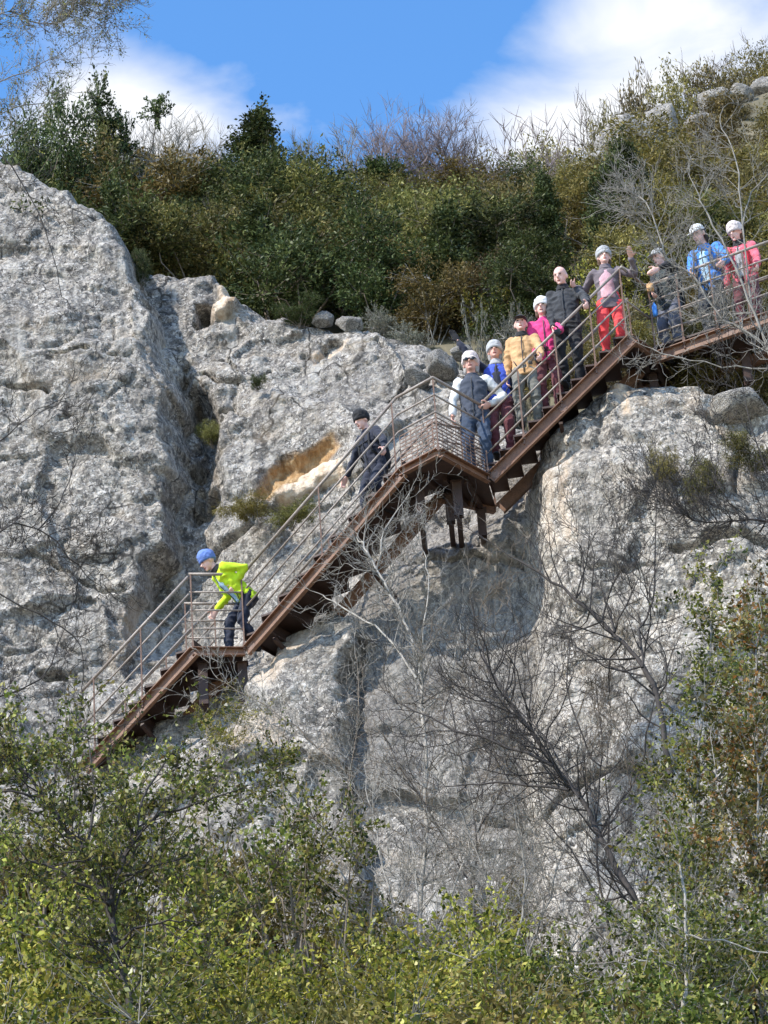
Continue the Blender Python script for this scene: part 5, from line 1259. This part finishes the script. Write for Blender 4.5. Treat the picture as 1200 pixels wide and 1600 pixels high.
b8 = stand_px('3', 960, 0.25, F3)
add('redp', 'person in red trousers and pale grey hat waving at the top of the stairs', b8, R(-4), top_px=(942, 392), head=(R(6), R(-2)), hand_px={-1: (898, 447, 35.95), 1: (986, 402, 35.62)}, poles={-1: (-.3, .8, -.5), 1: (.8, .1, -.8)},
    top='mauve', pants='redp', shirt='pinkshirt', shirt_w=1.35, belt='mauve', hat='bobble', hat_col='ltgrey', collar='mauve', glove=None, skin='skin_pale', hair='hair_brown', seed=8, curl=(.3, .1), palm={1: (-.2, -.95, .15)}, feet={-1: (-.11, -.02, 0), 1: (.11, .02, 0)})
def walk(t, lat): 
    p = F4.at(t, lat, 0.0); p[2] = F4.a[2] + F4.d[2] * t + .02; return p
b9 = walk(.085, .42)
add('cap', 'person in dark jacket and grey cap shading the face with one hand on the walkway', b9, R(-42), top_px=(1022, 396), head=(R(-10), R(14)), hand_px={-1: (1021, 476, 36.05), 1: (1028, 420, 35.98)}, poles={1: (1, .3, .6)},
    top='greenblk', sleeve='black', pants='slate', hat='cap', hat_col='ltgrey', straps='black', skin='skin_pale', seed=9, fat=1.05, lean=R(6))
b10 = walk(.37, .42)
add('blue', 'person in bright blue jacket and white cap leaning on the walkway rail', b10, R(-30), top_px=(1098, 360), head=(R(-16), R(26)), lean=R(10), hand_px={-1: (1080, 442, 35.75), 1: (1130, 410, 35.75)},
    top='skyblue', pants='charcoal', hat='cap', hat_col='white', shirt='paleblue', straps='slate', skin='skin_pale', seed=10, fat=1.05, hair='hair_dark')
b11 = walk(.58, .5)
add('coral', 'person in coral red jacket and pale headwear at the right end of the walkway', b11, R(-24), top_px=(1150, 358), head=(R(-14), R(20)), lean=R(8), hand_px={1: (1190, 440, 35.5)},
    top='coral', pants='burgundy', hat='beanie', hat_col='cream', shirt='ltgrey', collar='black', skin='skin_pale', seed=11, hair='hair_brown')
# things they carry
def held(name, label, cat, mb, mat, smooth=True):
    c = np.mean(mb.v, axis=0); me = mb.mesh(name, smooth); me.transform(Matrix.Translation(-Vector(c))); o = link(name, me, None, mat, c); tag(o, label, cat); return o
hp = P(1023, 484, 36.02); m = MB(); m.tube([hp + UPV * .11, hp + UPV * .09, hp + UPV * .06, hp - UPV * .08, hp - UPV * .1], [.012, .014, .034, .034, .026], 12)
held('water_bottle', 'small blue bottle held low by the person in grey cap', 'bottle', m, M['skyblue'])
hp = P(1016, 449, 36.1); m = MB(); m.tube([hp - UPV * .065, hp - UPV * .058, hp + UPV * .045, hp + UPV * .055], [(.045, .022), (.052, .03), (.052, .03), (.045, .022)], 8, (1, 0, 0)); m.tube([hp + UPV * .05 + (-.03, 0, 0), hp + UPV * .09, hp + UPV * .05 + (.03, 0, 0)], [.006] * 3, 6); m.box(hp + (0, -.03, -.02), .036, .008, .025)
held('pouch', 'small tan pouch hanging in front of the person in grey cap', 'pouch', m, M['tan'])
# backpack of the coral jacket
q = PPL['coral']; k = q['k']; m = MB(); T = q['T']
m.tube([T(0, .17, z) for z in (-.06, .0, .18, .38, .46)], [(.10 * k, .06 * k), (.15 * k, .10 * k), (.16 * k, .11 * k), (.14 * k, .09 * k), (.08 * k, .05 * k)], 14, (1, 0, 0))
for s in (-1, 1): m.tube([T(s * .10, .10, .44), T(s * .11, .0, .52), T(s * .11, -.12, .40), T(s * .13, -.10, .15), T(s * .12, .08, .02)], [.016] * 5, 8)
me = m.mesh('backpack', True); o = link('backpack', me, None, M['red']); o.matrix_world = q['root'].matrix_basis.copy(); tag(o, 'red backpack worn by the person in coral jacket', 'backpack')
# white scrap caught in the thicket
hp = P(671, 436, 42.6); m = MB()
m.add([hp + v for v in (np.array([-.10, 0, .09]), np.array([-.02, -.03, .10]), np.array([.03, .02, .0]), np.array([.09, -.02, -.10]), np.array([.02, .03, -.11]), np.array([-.06, .01, .0]))] +
      [hp + v + np.array([.004, .015, .003]) for v in (np.array([-.10, 0, .09]), np.array([-.02, -.03, .10]), np.array([.03, .02, .0]), np.array([.09, -.02, -.10]), np.array([.02, .03, -.11]), np.array([-.06, .01, .0]))],
      [(0, 1, 2, 5), (5, 2, 3, 4), (6, 11, 8, 7), (11, 10, 9, 8), (0, 6, 7, 1), (1, 7, 8, 2), (2, 8, 9, 3), (3, 9, 10, 4), (4, 10, 11, 5), (5, 11, 6, 0)])
held('plastic_scrap', 'white scrap of plastic caught in the dark thicket above the platform', 'scrap', m, M['white'], False)

# alike things that still share a label are told apart by their order from left to right
_by = {}
for o in COL.objects:
    if o.parent is None and 'label' in o: _by.setdefault(o['label'], []).append(o)
_ord = ['leftmost', 'second from left', 'third from left', 'fourth from left', 'fifth from left', 'sixth from left', 'seventh from left']
for lab, os_ in _by.items():
    if 1 < len(os_) <= 7:
        os_.sort(key=lambda o: PX(np.array(o.location))[0])
        for i, o in enumerate(os_): o['label'] = (lab + ', ' + ('rightmost' if i == len(os_) - 1 else _ord[i]))
